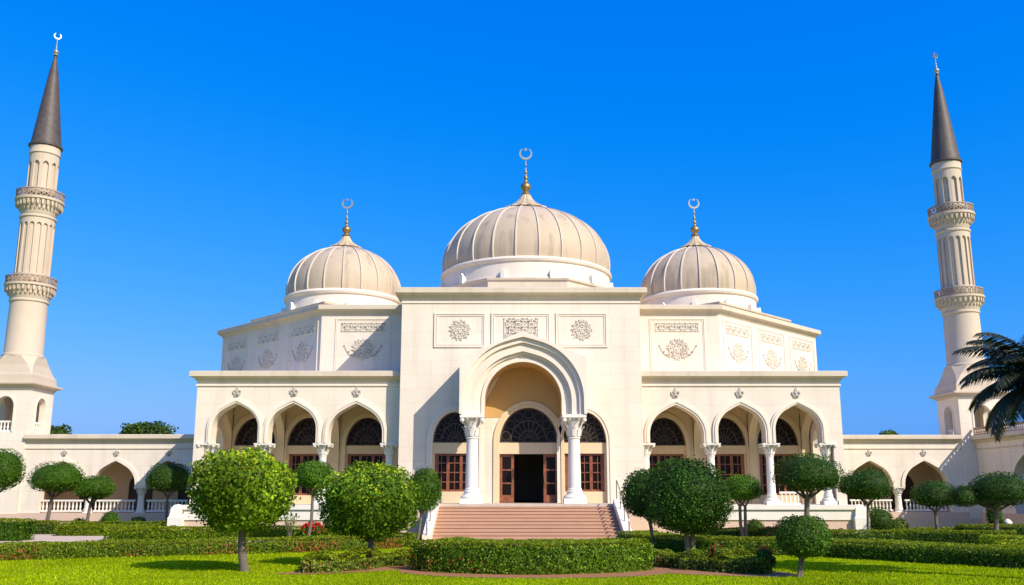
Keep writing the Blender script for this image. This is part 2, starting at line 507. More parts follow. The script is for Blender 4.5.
CORN = [(0, -.06), (.03, -.06), (.05, .0), (.10, .04), (.14, .13), (.26, .2), (.36, .22), (.38, .24), (.38, .50), (.3, .54), (-.4, .54)]
def cornice(path, z, s=1.0, closed=False, parent=mosque, mat=None, name='cornice'):
    m = MB(); m.sweep(path, [(o * s, z + q * s) for o, q in CORN], closed); return m.build(name, mat or M['fascia'], parent, smooth=0)
hw = 6.06
cornice([(CX - hw, 55), (CX - hw, YF), (CX + hw, YF), (CX + hw, 55)], 11.84, .95)
m = MB(); m.sweep([(CX - hw, 55), (CX - hw, YF), (CX + hw, YF), (CX + hw, 55)], [(0, 11.56), (.05, 11.58), (.05, 11.64), (0, 11.66)])
m.build('string_course', TR, mosque, smooth=0)
# arch mouldings of the three bays
for c, r, b in ((-3.3, 1.08, 1.5), (.38, 1.45, 1.72), (3.15, 1.08, 1.5)):
    po, pi = round_arch(c, r + .30, 4.55, FL, 36, b + .30), round_arch(c, r + .14, 4.55, FL, 36, b + .14)
    m = MB(); m.band(T, po, pi, -.07, .02)
    pi2 = round_arch(c, r + .004, 4.55, FL, 36, b + .004)
    m.band(T, round_arch(c, r + .136, 4.55, FL, 36, b + .136), pi2, -.03, .02)
    m.build('arch_moulding', M['inner'] if abs(c) < 1 else TR, mosque)
for c in (-3.3, 3.15): framed_bay(T, c, 1.08, 1.5, 4.55, FL, mosque)
framed_bay(T, .38, 1.45, 1.72, 4.55, FL, mosque, window=False)
m = MB(); m.boxT(T, .38 - 1.45, .38 + 1.45, 3.98, 4.53, .15, .55); m.build('door_lintel', M['inner'], mosque, smooth=0)
for sg in (-1, 1):
    c = .38 + sg * 1.09; d = .3
    f = MB()
    f.boxT(T, c - .36, c + .36, 3.83, 3.975, d, d + .09); f.boxT(T, c - .36, c + .36, FL + .005, FL + .38, d, d + .09)
    for e in (-1, 1): f.boxT(T, *sorted((c + e * .36, c + e * .22)), FL + .38, 3.83, d, d + .09)
    for z in (2.55, 3.2): f.boxT(T, c - .22, c + .22, z - .035, z + .035, d + .01, d + .08)
    lf = f.build('door_leaf', M['wood'], mosque, smooth=0)
    p = MB(); p.boxT(T, c - .215, c + .215, FL + .385, 3.825, d + .035, d + .055); p.build('pane', M['glass'], lf, smooth=0)
    h = MB(); h.boxT(T, c - sg * .3 - .02, c - sg * .3 + .02, 2.55, 2.85, d - .05, d - .002); h.build('handle', M['gold'], lf, smooth=0)

# relief panels over the porch
def recessed_panel(T, a0, a1, z0, z1, parent, t=.09, out=.06):
    m = MB()
    for w, o, t0 in ((t, out, 0), (t * .6, out * .55, t + .03)):
        A0, A1, Z0, Z1 = a0 + t0, a1 - t0, z0 + t0, z1 - t0
        m.boxT(T, A0, A1, Z1 - w, Z1, -o, .01); m.boxT(T, A0, A1, Z0, Z0 + w, -o, .01)
        m.boxT(T, A0, A0 + w, Z0 + w, Z1 - w, -o, .01); m.boxT(T, A1 - w, A1, Z0 + w, Z1 - w, -o, .01)
    return m.build('relief_panel', TR, parent, smooth=0)
for a0, a1, kind in ((-4.4, -1.78, 0), (-1.5, 1.5, 1), (1.78, 4.4, 2)):
    p = recessed_panel(T, a0, a1, 9.3, 11.08, mosque)
    m = MB()
    if kind == 1: arabesque(m, T, -.82, .88, 9.55, 10.78, .31, -.045, .05); nm = 'arabesque'
    else: medallion(m, T, (a0 + a1) / 2, 10.2, .52, -.045, seed=kind); nm = 'medallion'
    m.build(nm, [M['carved'], M['trim']], p)

# the porch standing forward of the block
YP = 42.6; PX = CX + .08
TP = front(PX, YP)
gable = lambda a: 9.72 - abs(a) / 3.03 * 1.27
zi = 5.75
m = MB()
m.wall(TP, -3.03, 3.03, zi, gable, 0, .16, [keel(0, 2.88, zi, zi, 22, 75, .71)])
m.wall(TP, -3.03, 3.03, zi, gable, .16, .30, [keel(0, 2.68, zi, zi, 22, 75, .67)])
m.wall(TP, -3.03, 3.03, zi, gable, .30, .46, [keel(0, 2.32, zi, zi, 22, 75, .63)])
m.wall(TP, -3.03, 3.03, zi, gable, .46, .58, [keel(0, 2.22, zi, zi, 22, 75, .60)])
m.m = 0
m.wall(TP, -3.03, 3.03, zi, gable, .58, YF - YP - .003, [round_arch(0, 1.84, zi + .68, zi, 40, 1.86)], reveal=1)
porch = m.build('porch_arch', [M['trim'], M['vault_shade']], mosque, smooth=0)
m = MB(); m.band(TP, [(a, z) for a, z in round_arch(0, 2.0, zi + .68, zi, 40, 2.02)], round_arch(0, 1.85, zi + .68, zi, 40, 1.87), .52, .575)
m.build('porch_moulding', TR, porch)
for sg in (-1, 1):
    column(mosque, PX + sg * 2.42, YP + .62, FL, zi, .30, 1.05, 1.14, 1.08, .62, M['white'])

# sheet inside the porch vault with the vault's shade put into its colour
vt = lambda a: zi + .68 + 1.86 * math.sqrt(max(0, 1 - ((a - .08) / 1.845) ** 2))
hole = [(.38 + 1.765 * math.cos(t), 4.55 + 2.035 * math.sin(t)) for t in [PI - math.asin(1.2 / 2.035) - (PI - 2 * math.asin(1.2 / 2.035)) * k / 30 for k in range(31)]]
m = MB(); m.wall(front(CX, YF), -1.76, 1.92, zi, vt, -.012, .01, [hole]); m.build('vault_shade_sheet', M['vault_shade'], mosque, smooth=0)
# podium in front of the block
m = MB(); m.box(CX - 4.25, CX + 4.65, 42.0, YF - .06, 0, FL - .12); m.build('porch_podium', M['pink'], mosque, smooth=0)
m = MB(); m.box(CX - 4.3, CX + 4.7, 41.97, YF + .3, FL - .12, FL); m.build('landing', M['floor'], mosque, smooth=0)
for x0, x1 in ((CX - 6.1, CX - 4.25), (CX + 4.65, CX + 6.1)):
    m = MB(); m.box(x0, x1, YF - .05, YF + .6, 0, FL); m.build('block_plinth', M['pink'], mosque, smooth=0)

# ------------------------------------------------------------------ arcaded wings
YW, YB, ZW = 45.8, 49.4, 4.55
BAY_SET = {1: ((7.87, 1.36, 1.63, .40), (11.15, 1.19, 1.46, .60), (14.02, 1.17, 1.41, .64)),
           -1: ((8.36, 1.36, 1.63, .46), (11.55, 1.20, 1.47, .66), (14.45, 1.17, 1.42, .70))}
COLS = {1: (6.32, 9.62, 12.6, 15.46), -1: (6.65, 10.03, 13.0, 15.86)}
WEND = {1: 16.25, -1: 16.5}
for s in (-1, 1):
    T = front(CX, YW); BAYS = BAY_SET[s]; E = WEND[s]
    lo, hi = sorted((s * 6.06, s * E))
    ops = [keel(s * c, r, ZW, ZW, 18, 63, st) for c, r, ro, st in BAYS]
    m = MB(); m.wall(T, lo, hi, ZW, 7.72, 0, .7, ops, reveal=0)
    x0, x1 = sorted((s * (E - .5), s * E)); m.boxT(T, x0, x1, 1.5, ZW, 0, .7)
    x0, x1 = sorted((s * 6.06, s * 6.2)); m.boxT(T, x0, x1, 1.5, ZW, .1, .7)
    m.build('arcade_wall', W, mosque, smooth=0)
    for c, r, ro, st in BAYS:
        n = MB(); n.band(T, keel(s * c, ro, ZW, ZW, 18, 63, st), keel(s * c, r + .004, ZW, ZW, 18, 63, st), -.09, .02)
        n.band(T, keel(s * c, ro - .09, ZW, ZW, 18, 63, st), keel(s * c, ro - .17, ZW, ZW, 18, 63, st), -.13, -.09)
        am = n.build('arch_moulding', TR, mosque)
        f = MB(); fleuron(f, T, s * c, ZW + ro / math.sin(R(63)) + st + .08, .8); f.build('palmette', M['carved'], am)
    for a in COLS[s]:
        column(mosque, CX + s * a, YW + .35, 1.5, ZW, .20, .60, .88, .70, .5, M['white'])
    # cornice and string course
    path = [(CX + 6.1, YW), (CX + E, YW), (CX + E, 56)] if s > 0 else [(CX - E, 56), (CX - E, YW), (CX - 6.1, YW)]
    cornice(path, 7.68, .92)
    n = MB(); n.sweep(path, [(0, 7.40), (.07, 7.43), (.07, 7.50), (0, 7.53)]); n.build('string_course', TR, mosque, smooth=0)
    # end wall with an open side arch
    TS = plane(CX + E, YW, 0, 1) if s > 0 else plane(CX - E, YW + 10.2, 0, -1)
    op = [keel(2.15 if s > 0 else 10.2 - 2.15, 1.0, 4.4, 1.5, 16, 62, .05)]
    n = MB(); n.wall(TS, .7 if s > 0 else 0, 10.2 if s > 0 else 9.5, 1.5, 7.72, 0, .5, op); n.build('end_wall', W, mosque, smooth=0)
    n = MB(); n.band(TS, keel(op[0][0][0] + 1.0, 1.25, 4.4, 1.5, 16, 62, .05), keel(op[0][0][0] + 1.0, 1.004, 4.4, 1.5, 16, 62, .05), -.07, .02); n.build('arch_moulding', TR, mosque)
    # back wall of the walk with windows
    TB = front(CX, YB)
    lo2, hi2 = sorted((s * 6.06, s * (E - .5)))
    bops = [round_arch(s * c, 1.13, 4.62, 1.5, 28, 1.5) for c, r, ro, st in BAYS]
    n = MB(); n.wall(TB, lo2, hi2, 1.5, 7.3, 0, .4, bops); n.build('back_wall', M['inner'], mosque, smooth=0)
    for c, r, ro, st in BAYS:
        n = MB(); n.band(TB, round_arch(s * c, 1.36, 4.62, 1.5, 28, 1.74), round_arch(s * c, 1.134, 4.62, 1.5, 28, 1.504), -.06, .02); n.build('arch_moulding', M['inner'], mosque)
        framed_bay(TB, s * c, 1.13, 1.5, 4.62, 1.5, mosque, leaves=3, zw=(1.95, 4.15), d=.2)
    for a in COLS[s]:
        n = MB(); n.boxT(TB, s * a - .2, s * a + .2, 1.5, 6.6, -.14, .01); n.boxT(TB, s * a - .25, s * a + .25, 6.3, 6.5, -.19, .01)
        n.build('pilaster', M['inner'], mosque, smooth=0)
        # cross arch from column to back wall
        tc = plane(CX + s * a + .2, YW + .7, 0, 1)
        q = MB(); q.wall(tc, 0, YB - YW - .7, 4.4, 7.3, 0, .4, [keel((YB - YW - .7) / 2, (YB - YW - .7) / 2 - .15, 4.4, 4.4, 14, 58, .3)]); q.build('cross_arch', M['inner'], mosque, smooth=0)
    n = MB(); x0, x1 = sorted((CX + s * 6.06, CX + s * (E - .5))); n.box(x0, x1, YW + .7, YB + .4, 7.3, 7.5); n.build('ceiling', M['inner'], mosque, smooth=0)
    n = MB(); x0, x1 = sorted((CX + s * 6.0, CX + s * (E - .01))); n.box(x0, x1, YW + .3, 58, 7.72, 7.95); n.build('wing_roof', TR, mosque, smooth=0)
    # podium: pink foot, pale capping courses
    x0, x1 = sorted((CX + s * 6.1, CX + s * (E + .25)))
    n = MB(); n.box(x0, x1, YW - .38, 56, 0, .78); n.build('wing_plinth', M['pink'], mosque, smooth=0)
    n = MB(); n.box(x0, x1 + (.06 if s > 0 else 0), YW - .45, 56, .78, 1.28); n.box(x0, x1, YW - .55, 56, 1.28, 1.5)
    n.build('wing_ledge', M['white'], mosque, smooth=0)
    n = MB(); xc = CX + s * (E + .42)
    n.grid([[(xc + e * w, YW - .35 + f * w, z) for e, f in ((-1, -1), (1, -1), (1, 1), (-1, 1))] for w, z in ((.36, 0), (.36, .9), (.31, .95), (.26, 1.35), (.15, 1.5), (.02, 1.54))], close_u=True)
    n.build('corner_pedestal', M['white'], mosque, smooth=20)
balustrade(mosque, front(CX, YW + .3), 12.98, 14.0, 1.5, 2.15, M['white'], step=.22)

# ------------------------------------------------------------------ octagonal tier
YT = 48.3; A, B_ = 10.85, 18.75
octo = [(CX - B_, 56.2), (CX - A, YT), (CX + A, YT), (CX + B_, 56.2), (CX + B_, 68), (CX - B_, 68)]
m = MB()
pl = octo
for i in range(len(pl)):
    p, q = pl[i], pl[(i + 1) % len(pl)]
    m.poly([(*p, 7.9), (*q, 7.9), (*q, 11.8), (*p, 11.8)])
m.poly([(*p, 11.8) for p in pl])
m.build('upper_tier', W, mosque, smooth=0)
n = MB(); n.box(CX - B_ + .1, CX + B_ - .1, 56.3, 67.9, 0, 7.9); n.build('rear_hall', W, mosque, smooth=0)
cornice(octo, 11.68, .85, closed=True)
n = MB(); n.sweep(octo, [(0, 7.9), (.1, 7.9), (.1, 8.25), (0, 8.3)], closed=True); n.build('string_course', TR, mosque, smooth=0)
L = math.hypot(B_ - A, 56.2 - YT); q2 = math.sqrt(.5)
faces = [(plane(CX - B_, 56.2, q2, -q2), [L * k / 3 + .12 + L / 6 - .06 for k in range(3)], 2.75),
         (plane(CX + A, YT, q2, q2), [L * k / 3 + .06 + L / 6 - .06 for k in range(3)], 2.75),
         (front(CX, YT), [-8.55, 8.55], 2.75)]
for fi, (TT, centres, w) in enumerate(faces):
    for k, c in enumerate(centres):
        p = recessed_panel(TT, c - w / 2 - .14, c + w / 2 + .14, 8.35, 11.42, mosque, .06, .035)
        g = MB(); arabesque(g, TT, c - w * .42, c + w * .42, 10.72, 11.16, .30, -.04, .05); g.build('frieze', [M['carved'], M['trim']], p)
        g = MB(); medallion(g, TT, c, 9.72, .58, -.045, seed=5 + k + 4 * fi)
        for sg in (-1, 1): sprig(g, TT, c + sg * .42, 9.3, .75, sg)
        g.build('medallion', [M['carved'], M['trim']], p)

# ------------------------------------------------------------------ domes
def dome(name_lbl, x, y, r, z_ring, h, drum_z, oct_r, oct_z, ribs=24, crest=.42, tall=6.9, sides=8):
    # plinth and drum
    n = MB()
    ov = [(x + oct_r * math.cos(2 * PI * (k + (.5 if sides == 8 else 0)) / sides), y + oct_r * math.sin(2 * PI * (k + (.5 if sides == 8 else 0)) / sides)) for k in range(sides)]
    n.sweep(ov, [(0, 11.8), (0, oct_z - .16), (.10, oct_z - .12), (.13, oct_z - .02), (-.1, oct_z + .0), (-.35, oct_z + .04)], closed=True)
    n.poly([(*p, oct_z - .03) for p in ov]); n.build('dome_plinth', M['fascia'], mosque, smooth=0)
    prof = []
    t0 = R(-9)
    for k in range(25):
        t = t0 + (PI / 2 - t0) * k / 24
        rad = r * math.cos(t) ; z = z_ring + .1 + h * (math.sin(t) - math.sin(t0)) / (1 - math.sin(t0))
        z += h * .04 * max(0, (t - 1.0)) ** 2
        prof.append((max(rad, .01), z))
    d = MB(); d.lathe(x, y, prof, ribs * 4, cap=False)
    d.m = 1
    for k in range(ribs):
        a = 2 * PI * (k + .5) / ribs; ca, sa = math.cos(a), math.sin(a)
        rows = []
        for i, (rad, z) in enumerate(prof[:-3]):
            w = .055 if r > 5 else .045; e = .07
            rows.append([(x + (rad + o) * ca - sa * q, y + (rad + o) * sa + ca * q, z + o * .3) for o, q in ((-.03, -w), (e, -w * .6), (e, w * .6), (-.03, w))])
        d.grid(rows)
    dm = d.build('dome', [M['dome'], M['rib']], mosque, smooth=50)
    n = MB(); rd = r * 1.0
    n.lathe(x, y, [(rd + .12, drum_z), (rd + .12, drum_z + .12), (rd + .03, drum_z + .16), (rd - .0, z_ring - .22), (rd + .1, z_ring - .18), (rd + .16, z_ring - .06), (rd + .12, z_ring + .04), (rd + .02, z_ring + .1), (rd - .3, z_ring + .13)], 72, cap=False)
    n.build('drum', M['trim'], dm, smooth=30)
    n = MB()
    for k in range(12):
        a = 2 * PI * (k + .5) / 12; ca, sa = math.cos(a), math.sin(a); rb = rd + .26
        TT = lambda p, z, q: (x + (rb + q) * ca - sa * p, y + (rb + q) * sa + ca * p, z)
        n = MB(); n.boxT(TT, -.13, .13, drum_z, drum_z + (z_ring - drum_z) * .34, -.26, .02)
        n.prism(TT, [(-.13, drum_z + (z_ring - drum_z) * .34), (.13, drum_z + (z_ring - drum_z) * .34), (0, drum_z + (z_ring - drum_z) * .5)], -.2, 0)
        n.build('buttress_block', M['white'], dm, smooth=0)
    zc = z_ring + .1 + h * 1.012
    rc = r * .262
    n = MB(); n.grid([[(x + rr * (1 + (.09 if (i % 2) else -.0)) * math.cos(2 * PI * i / 32), y + rr * (1 + (.09 if (i % 2) else 0)) * math.sin(2 * PI * i / 32), z) for i in range(32)]
                      for rr, z in ((rc * .88, zc - h * .07), (rc * .9, zc - h * .02), (rc * 1.06, zc - h * .012), (rc * 1.02, zc + h * .006), (rc * .74, zc + h * .05), (rc * .47, zc + h * .11), (rc * .29, zc + h * .18), (rc * .19, zc + h * .25))], close_u=True)
    n.build('dome_cap', M['cap'], dm, smooth=20)
    zf = zc + h * .24; fh = crest * tall
    n = MB(); n.lathe(x, y, finial_profile(zf, fh * .8, crest * .78), 20)
    n.build('finial', M['gold'], dm, smooth=60)
    n = MB(); crescent(n, x, y, zf + fh * .8 + crest * .95, crest, 0, star=True); n.build('crescent', M['pale_metal'], dm, smooth=30)
    return dm
dome('c', CX + .45, 56.0, 5.3, 15.5, 4.35, 14.25, 6.0, 14.2, 24, .42, 7.3)
dome('l', CX - 10.95, 55.0, 3.5, 13.75, 3.32, 12.6, 5.6, 12.6, 20, .35, 6.5, 4)
dome('r', CX + 11.15, 55.0, 3.5, 13.75, 3.32, 12.6, 5.6, 12.6, 20, .35, 6.5, 4)

# ------------------------------------------------------------------ entrance stairs
SX = CX + .2; SH = 3.95; NS = 12; TD = .385; YS = 41.97
stairs = empty('staircase', (SX, YS - NS * TD, 0), 'broad pinkish stone staircase with sloping side walls rising to the porch', 'staircase')
m = MB()
for k in range(NS - 1):
    y0 = YS - (NS - 1 - k) * TD
    z = FL / NS * (k + 1)
    m.box(SX - SH, SX + SH, y0, YS, z - FL / NS, z - .035)
    m.box(SX - SH, SX + SH, y0 - .03, y0 + TD + .01 if k < NS - 2 else YS, z - .035, z)
m.build('steps', M['step'], stairs, smooth=0)
yb = YS - (NS - 1) * TD
for sg in (-1, 1):
    x0, x1 = sorted((SX + sg * SH, SX + sg * (SH + .34)))
    TT = lambda a, z, d: (x0 + d * (x1 - x0), a, z)
    n = MB(); n.prism(TT, [(yb - .25, 0), (YS + .02, 0), (YS + .02, FL + .22), (YS - .25, FL + .22), (yb - .1, .42), (yb - .25, .42)], 0, 1)
    n.build('side_wall', TR, stairs, smooth=0)
    xm = (x0 + x1) / 2
    n = MB(); rr = .028
    n.tube([(xm, YS - .1, FL + .2), (xm, YS - .1, FL + .95), (xm, YS - .16, FL + 1.04), (xm, YS - .3, FL + 1.04)], rr, 8)
    n.tube([(xm, YS - .3, FL + 1.04), (xm, yb + .1, 1.2), (xm, yb - .05, 1.1), (xm, yb - .1, .95), (xm, yb - .1, .4)], rr, 8)
    for f in (.33, .66):
        yy = yb + (YS - yb) * f; n.tube([(xm, yy, .3 + (FL) * f), (xm, yy, 1.18 + FL * f - .06)], rr * .8, 8)
    n.build('handrail', M['steel'], stairs, smooth=60)

# ------------------------------------------------------------------ minarets
def minaret(x, y, label, lead):
    root = empty('minaret', (x, y, 0), label, 'minaret', 'minarets flanking the mosque')
    S = M['minaret']; h = 1.38
    m = MB(); m.box(x - h, x + h, y - h, y + h, .9, 5.35); tw = m.build('tower', W, root, smooth=0)
    m = MB(); m.box(x - h - .05, x + h + .05, y - h - .05, y + h + .05, 0, .9); m.build('plinth', M['pink'], root, smooth=0)
    m = MB()
    for i, (ox, oy, ux, uy) in enumerate(((x - h, y - h, 1, 0), (x + h, y - h, 0, 1), (x + h, y + h, -1, 0), (x - h, y + h, 0, -1))):
        TT = plane(ox, oy, ux, uy)
        a0, a1 = (0, 2 * h) if i % 2 == 0 else (.35, 2 * h - .35)
        m.wall(TT, a0, a1, 5.35, 8.2, 0, .35, [round_arch(h, .52, 7.0, 5.55, 20, .62)])
    lg = m.build('loggia', W, root, smooth=0)
    for i, (ox, oy, ux, uy) in enumerate(((x - h, y - h, 1, 0), (x + h, y - h, 0, 1), (x + h, y + h, -1, 0), (x - h, y + h, 0, -1))):
        TT = plane(ox, oy, ux, uy)
        n = MB(); n.band(TT, round_arch(h, .62, 7.0, 5.55, 20, .72), round_arch(h, .524, 7.0, 5.55, 20, .624), -.04, .02); n.build('arch_moulding', TR, lg)
        TI = lambda a, z, d, TT=TT: TT(a, z, d + .18)
        balustrade(lg, TI, h - .5, h + .5, 5.56, 6.2, M['white'], .1, .2)
    sq = [(x - h, y - h), (x + h, y - h), (x + h, y + h), (x - h, y + h)]
    m = MB(); m.sweep(sq, [(0, 8.1), (.06, 8.12), (.1, 8.22), (.3, 8.3), (.34, 8.32), (.34, 8.42), (.08, 8.5), (.04, 8.9), (-.1, 8.95)], closed=True)
    m.poly([(*p, 8.3) for p in sq]); m.build('cornice', S, root, smooth=0)
    rings = []
    for hh, c, z in ((h + .02, .02, 8.9), (h - .06, .05, 9.05), (h - .2, .25, 9.55), (1.14, .66, 10.1)):
        rings.append([(x + a, y + b, z) for a, b in ((hh, -hh + c), (hh, hh - c), (hh - c, hh), (-hh + c, hh), (-hh, hh - c), (-hh, -hh + c), (-hh + c, -hh), (hh - c, -hh))])
    m = MB(); m.grid(rings, close_u=True); m.poly(rings[-1]); m.build('octagon_base', S, root, smooth=0)
    m = MB()
    m.lathe(x, y, [(1.17, 10.05), (1.17, 10.18), (1.11, 10.24), (1.08, 10.3), (1.04, 13.4), (1.11, 13.46), (1.11, 13.56), (1.04, 13.62), (1.04, 13.7)], 40)
    m.lathe(x, y, [(.91, 14.6), (.88, 19.0)], 40)
    m.lathe(x, y, [(.73, 20.4), (.71, 23.2)], 40)
    r2 = .99
    TT = cyl(x, y, r2)
    n_ = 16; cw = 2 * PI * r2 / n_
    ops = [round_arch(cw * (k + .5), cw * .36, 18.2, 15.2, 10, cw * .5) for k in range(n_)]
    m.wall(TT, 0, 2 * PI * r2, 14.7, 18.75, 0, .1, ops)
    m.lathe(x, y, [(1.0, 18.7), (1.06, 18.76), (1.06, 18.86), (.99, 18.92)], 40, cap=False)
    r3 = .85; TT = cyl(x, y, r3); n_ = 10; cw = 2 * PI * r3 / n_
    ops = [keel(cw * (k + .5), cw * .33, 22.2, 20.7, 6, 50) for k in range(n_)]
    m.wall(TT, 0, 2 * PI * r3, 20.4, 22.95, 0, .13, ops)
    m.lathe(x, y, [(.85, 22.9), (.92, 22.98), (.87, 23.1), (.89, 23.45)], 40, cap=False)
    m.build('shaft', S, root, smooth=35)
    for zb, ztop, ri, ro in ((13.55, 15.0, 1.03, 1.42), (18.9, 20.5, .92, 1.36)):
        m = MB(); hB = ztop - zb
        m.lathe(x, y, [(ri, zb), (ri + .06, zb + .1), (ri + .1, zb + hB * .22), (ri + .26, zb + hB * .42), (ro - .06, zb + hB * .55), (ro + .04, zb + hB * .58), (ro + .04, zb + hB * .66), (ri - .2, zb + hB * .66)], 40, cap=False)
        for row, (q, rr, nn) in enumerate(((.36, ri + .17, 30), (.50, ro - .05, 30))):
            for k in range(nn):
                a = 2 * PI * (k + .5 * row) / nn; ca, sa = math.cos(a), math.sin(a)
                TT = lambda p, z, d, ca=ca, sa=sa, rr=rr: (x + (rr + d) * ca - sa * p, y + (rr + d) * sa + ca * p, z)
                m.prism(TT, [(-.05, zb + hB * (q - .1)), (0, zb + hB * (q - .16)), (.05, zb + hB * (q - .1)), (.07, zb + hB * (q + .05)), (-.07, zb + hB * (q + .05))], -.1, .03)
        bal = m.build('balcony', S, root, smooth=30)
        n = MB(); z0 = zb + hB * .66; z1 = ztop
        rr = ro - .02; TT = cyl(x, y, rr)
        for a, b in ((z0 + .003, z0 + .06), (z1 - .07, z1)):
            n.lathe(x, y, [(rr + .03, a), (rr + .03, b), (rr - .05, b), (rr - .05, a), (rr + .03, a)], 48, cap=False)
        nn = 30; cw = 2 * PI * rr / nn
        for k in range(nn):
            c0 = cw * k
            n.stroke(TT, [(c0, z0 + .05), (c0 + cw, z1 - .06)], .05, 0, .04); n.stroke(TT, [(c0 + cw, z0 + .05), (c0, z1 - .06)], .05, 0.005, .035)
            n.stroke(TT, circle(c0 + cw * .5, (z0 + z1) / 2, cw * .3, 8), .045, -.006, .03)
            if k % 3 == 0: n.boxT(TT, c0 - .04, c0 + .04, z0 + .06, z1 - .07, -.02, .05)
        n.build('railing', M['lattice'], bal, smooth=0)
    m = MB(); m.lathe(x, y, [(.86, 23.42), (1.0, 23.5), (1.0, 23.6), (.9, 23.66), (.55, 26.5), (.27, 28.7), (.07, 29.9)], 16)
    cn = m.build('spire', lead, root, smooth=25)
    m = MB(); m.lathe(x, y, finial_profile(29.85, 1.15, .17), 14); m.build('finial', M['pale_metal'], root, smooth=60)
    m = MB(); crescent(m, x, y, 31.0 + .22, .22, .6); m.build('crescent', M['pale_metal'], root, smooth=30)
    return root
minaret(-29.6, 54.0, 'tall round minaret with brown cone, between three-arch gallery and the photo edge', M['lead'])
mr_ = minaret(28.45, 56.0, 'tall round minaret with dark cone rising behind the palm fronds', M['lead'])

mr_.location.z -= .32

# ------------------------------------------------------------------ side galleries
def gallery(root, T, a0, a1, arches, cols, ztop=5.0, depth=3.6, bal=True, piers=()):
    ZS = 2.42; zf = .95
    m = MB(); m.wall(T, a0, a1, ZS, ztop, 0, .5, [keel(c, r, ZS, ZS, 16, 62, .1) for c, r in arches])
    edges = sorted([c - r for c, r in arches] + [c + r for c, r in arches])
    for p0, p1 in piers: m.boxT(T, p0, p1, zf, ZS, 0, .5)
    m.build('arcade_wall', W, root, smooth=0)
    for c, r in arches:
        n = MB(); n.band(T, keel(c, r + .2, ZS, ZS, 16, 62, .1), keel(c, r + .004, ZS, ZS, 16, 62, .1), -.07, .02)
        am = n.build('arch_moulding', TR, root)
        f = MB(); fleuron(f, T, c, ZS + (r + .2) / math.sin(R(62)) + .18, .62); f.build('palmette', M['carved'], am)
        if bal: balustrade(root, lambda a, z, d: T(a, z, d + .25), c - r + .02, c + r - .02, 1.0, 1.68, M['white'], .16, .21)
    for c in cols:
        x, y, _ = T(c, 0, .25); column(root, x, y, zf - .2, ZS, .19, .42, .66, .6, .4, M['white'])
    n = MB(); n.boxT(T, a0, a1, 0, zf, -.12, depth); n.build('plinth', M['pink'], root, smooth=0)
    n = MB(); n.wall(T, a0, a1, zf, ztop - .2, depth, depth + .3, [keel(c + .1, r * .62, 2.5, zf, 12, 62) for c, r in arches]); n.build('back_wall', M['inner'], root, smooth=0)
    for c, r in arches:
        n = MB(); k = keel(c + .1, r * .62, 2.5, zf, 12, 62); n.prism(T, k, depth + .12, depth + .18); n.build('door', M['dark_wood'], root, smooth=0)
    n = MB(); n.boxT(T, a0, a1, ztop - .2, ztop + .12, .5, depth + .3); n.build('roof', TR, root, smooth=0)
def straight_cornice(root, T, a0, a1, z, s=.8):
    m = MB(); rows = [[T(a, z + q * s, -o * s) for o, q in CORN] for a in (a0, a1)]
    m.grid(rows); m.poly(rows[0]); m.poly(rows[1][::-1])
    rows = [[T(a, q, -o) for o, q in ((-.01, z - .42), (.05, z - .4), (.05, z - .34), (-.01, z - .32))] for a in (a0, a1)]
    m.grid(rows); m.build('cornice', M['fascia'], root, smooth=0)
g1 = empty('arcade_gallery', (-22, 52.6, 0), 'low cream gallery of three arches between brown-coned minaret and arcaded wing', 'gallery')
T1 = front(0, 52.72)
gallery(g1, T1, -28.24, CX - 16.25, [(-25.9, 1.2), (-22.88, 1.2), (-19.85, 1.2)], [-24.39, -21.37, -18.34], piers=[(-28.24, -27.1), (-18.0, CX - 16.25)])
m = MB(); m.box(-29.0, -28.1, 55.4, 56.6, 0, 4.8); m.build('end_wall', M['inner'], g1, smooth=0)
straight_cornice(g1, T1, -28.2, CX - 16.3, 4.96)
g2 = empty('arcade_gallery', (22, 54.6, 0), 'low cream gallery of two arches between arcaded wing and dark-coned minaret', 'gallery')
T2 = front(0, 54.72)
gallery(g2, T2, CX + 16.25, 27.09, [(21.45, 1.27), (24.72, 1.27)], [23.09, 19.8], piers=[(CX + 16.25, 19.6), (26.1, 27.09)])
straight_cornice(g2, T2, CX + 16.3, 27.0, 5.05)
m = MB(); m.box(26.9, 28.2, 57.6, 58.5, 0, 4.8); m.build('end_wall', M['inner'], g2, smooth=0)
g3 = empty('arcade_gallery', (27.9, 48, 0), 'gallery wing turned forward below the palm, with railed roof terrace', 'gallery')
T3 = plane(27.9, 54.61, 0, -1)
gallery(g3, T3, 0, 14, [(5.2, 1.45), (9.0, 1.45)], [7.1], piers=[(0, 3.6), (10.6, 14)], bal=False)
straight_cornice(g3, T3, 0, 14, 5.0)
nb = balustrade(g3, lambda a, z, d: T3(a, z, d - .1), .1, 14, 5.42, 5.9, M['lattice'], .12, .2)

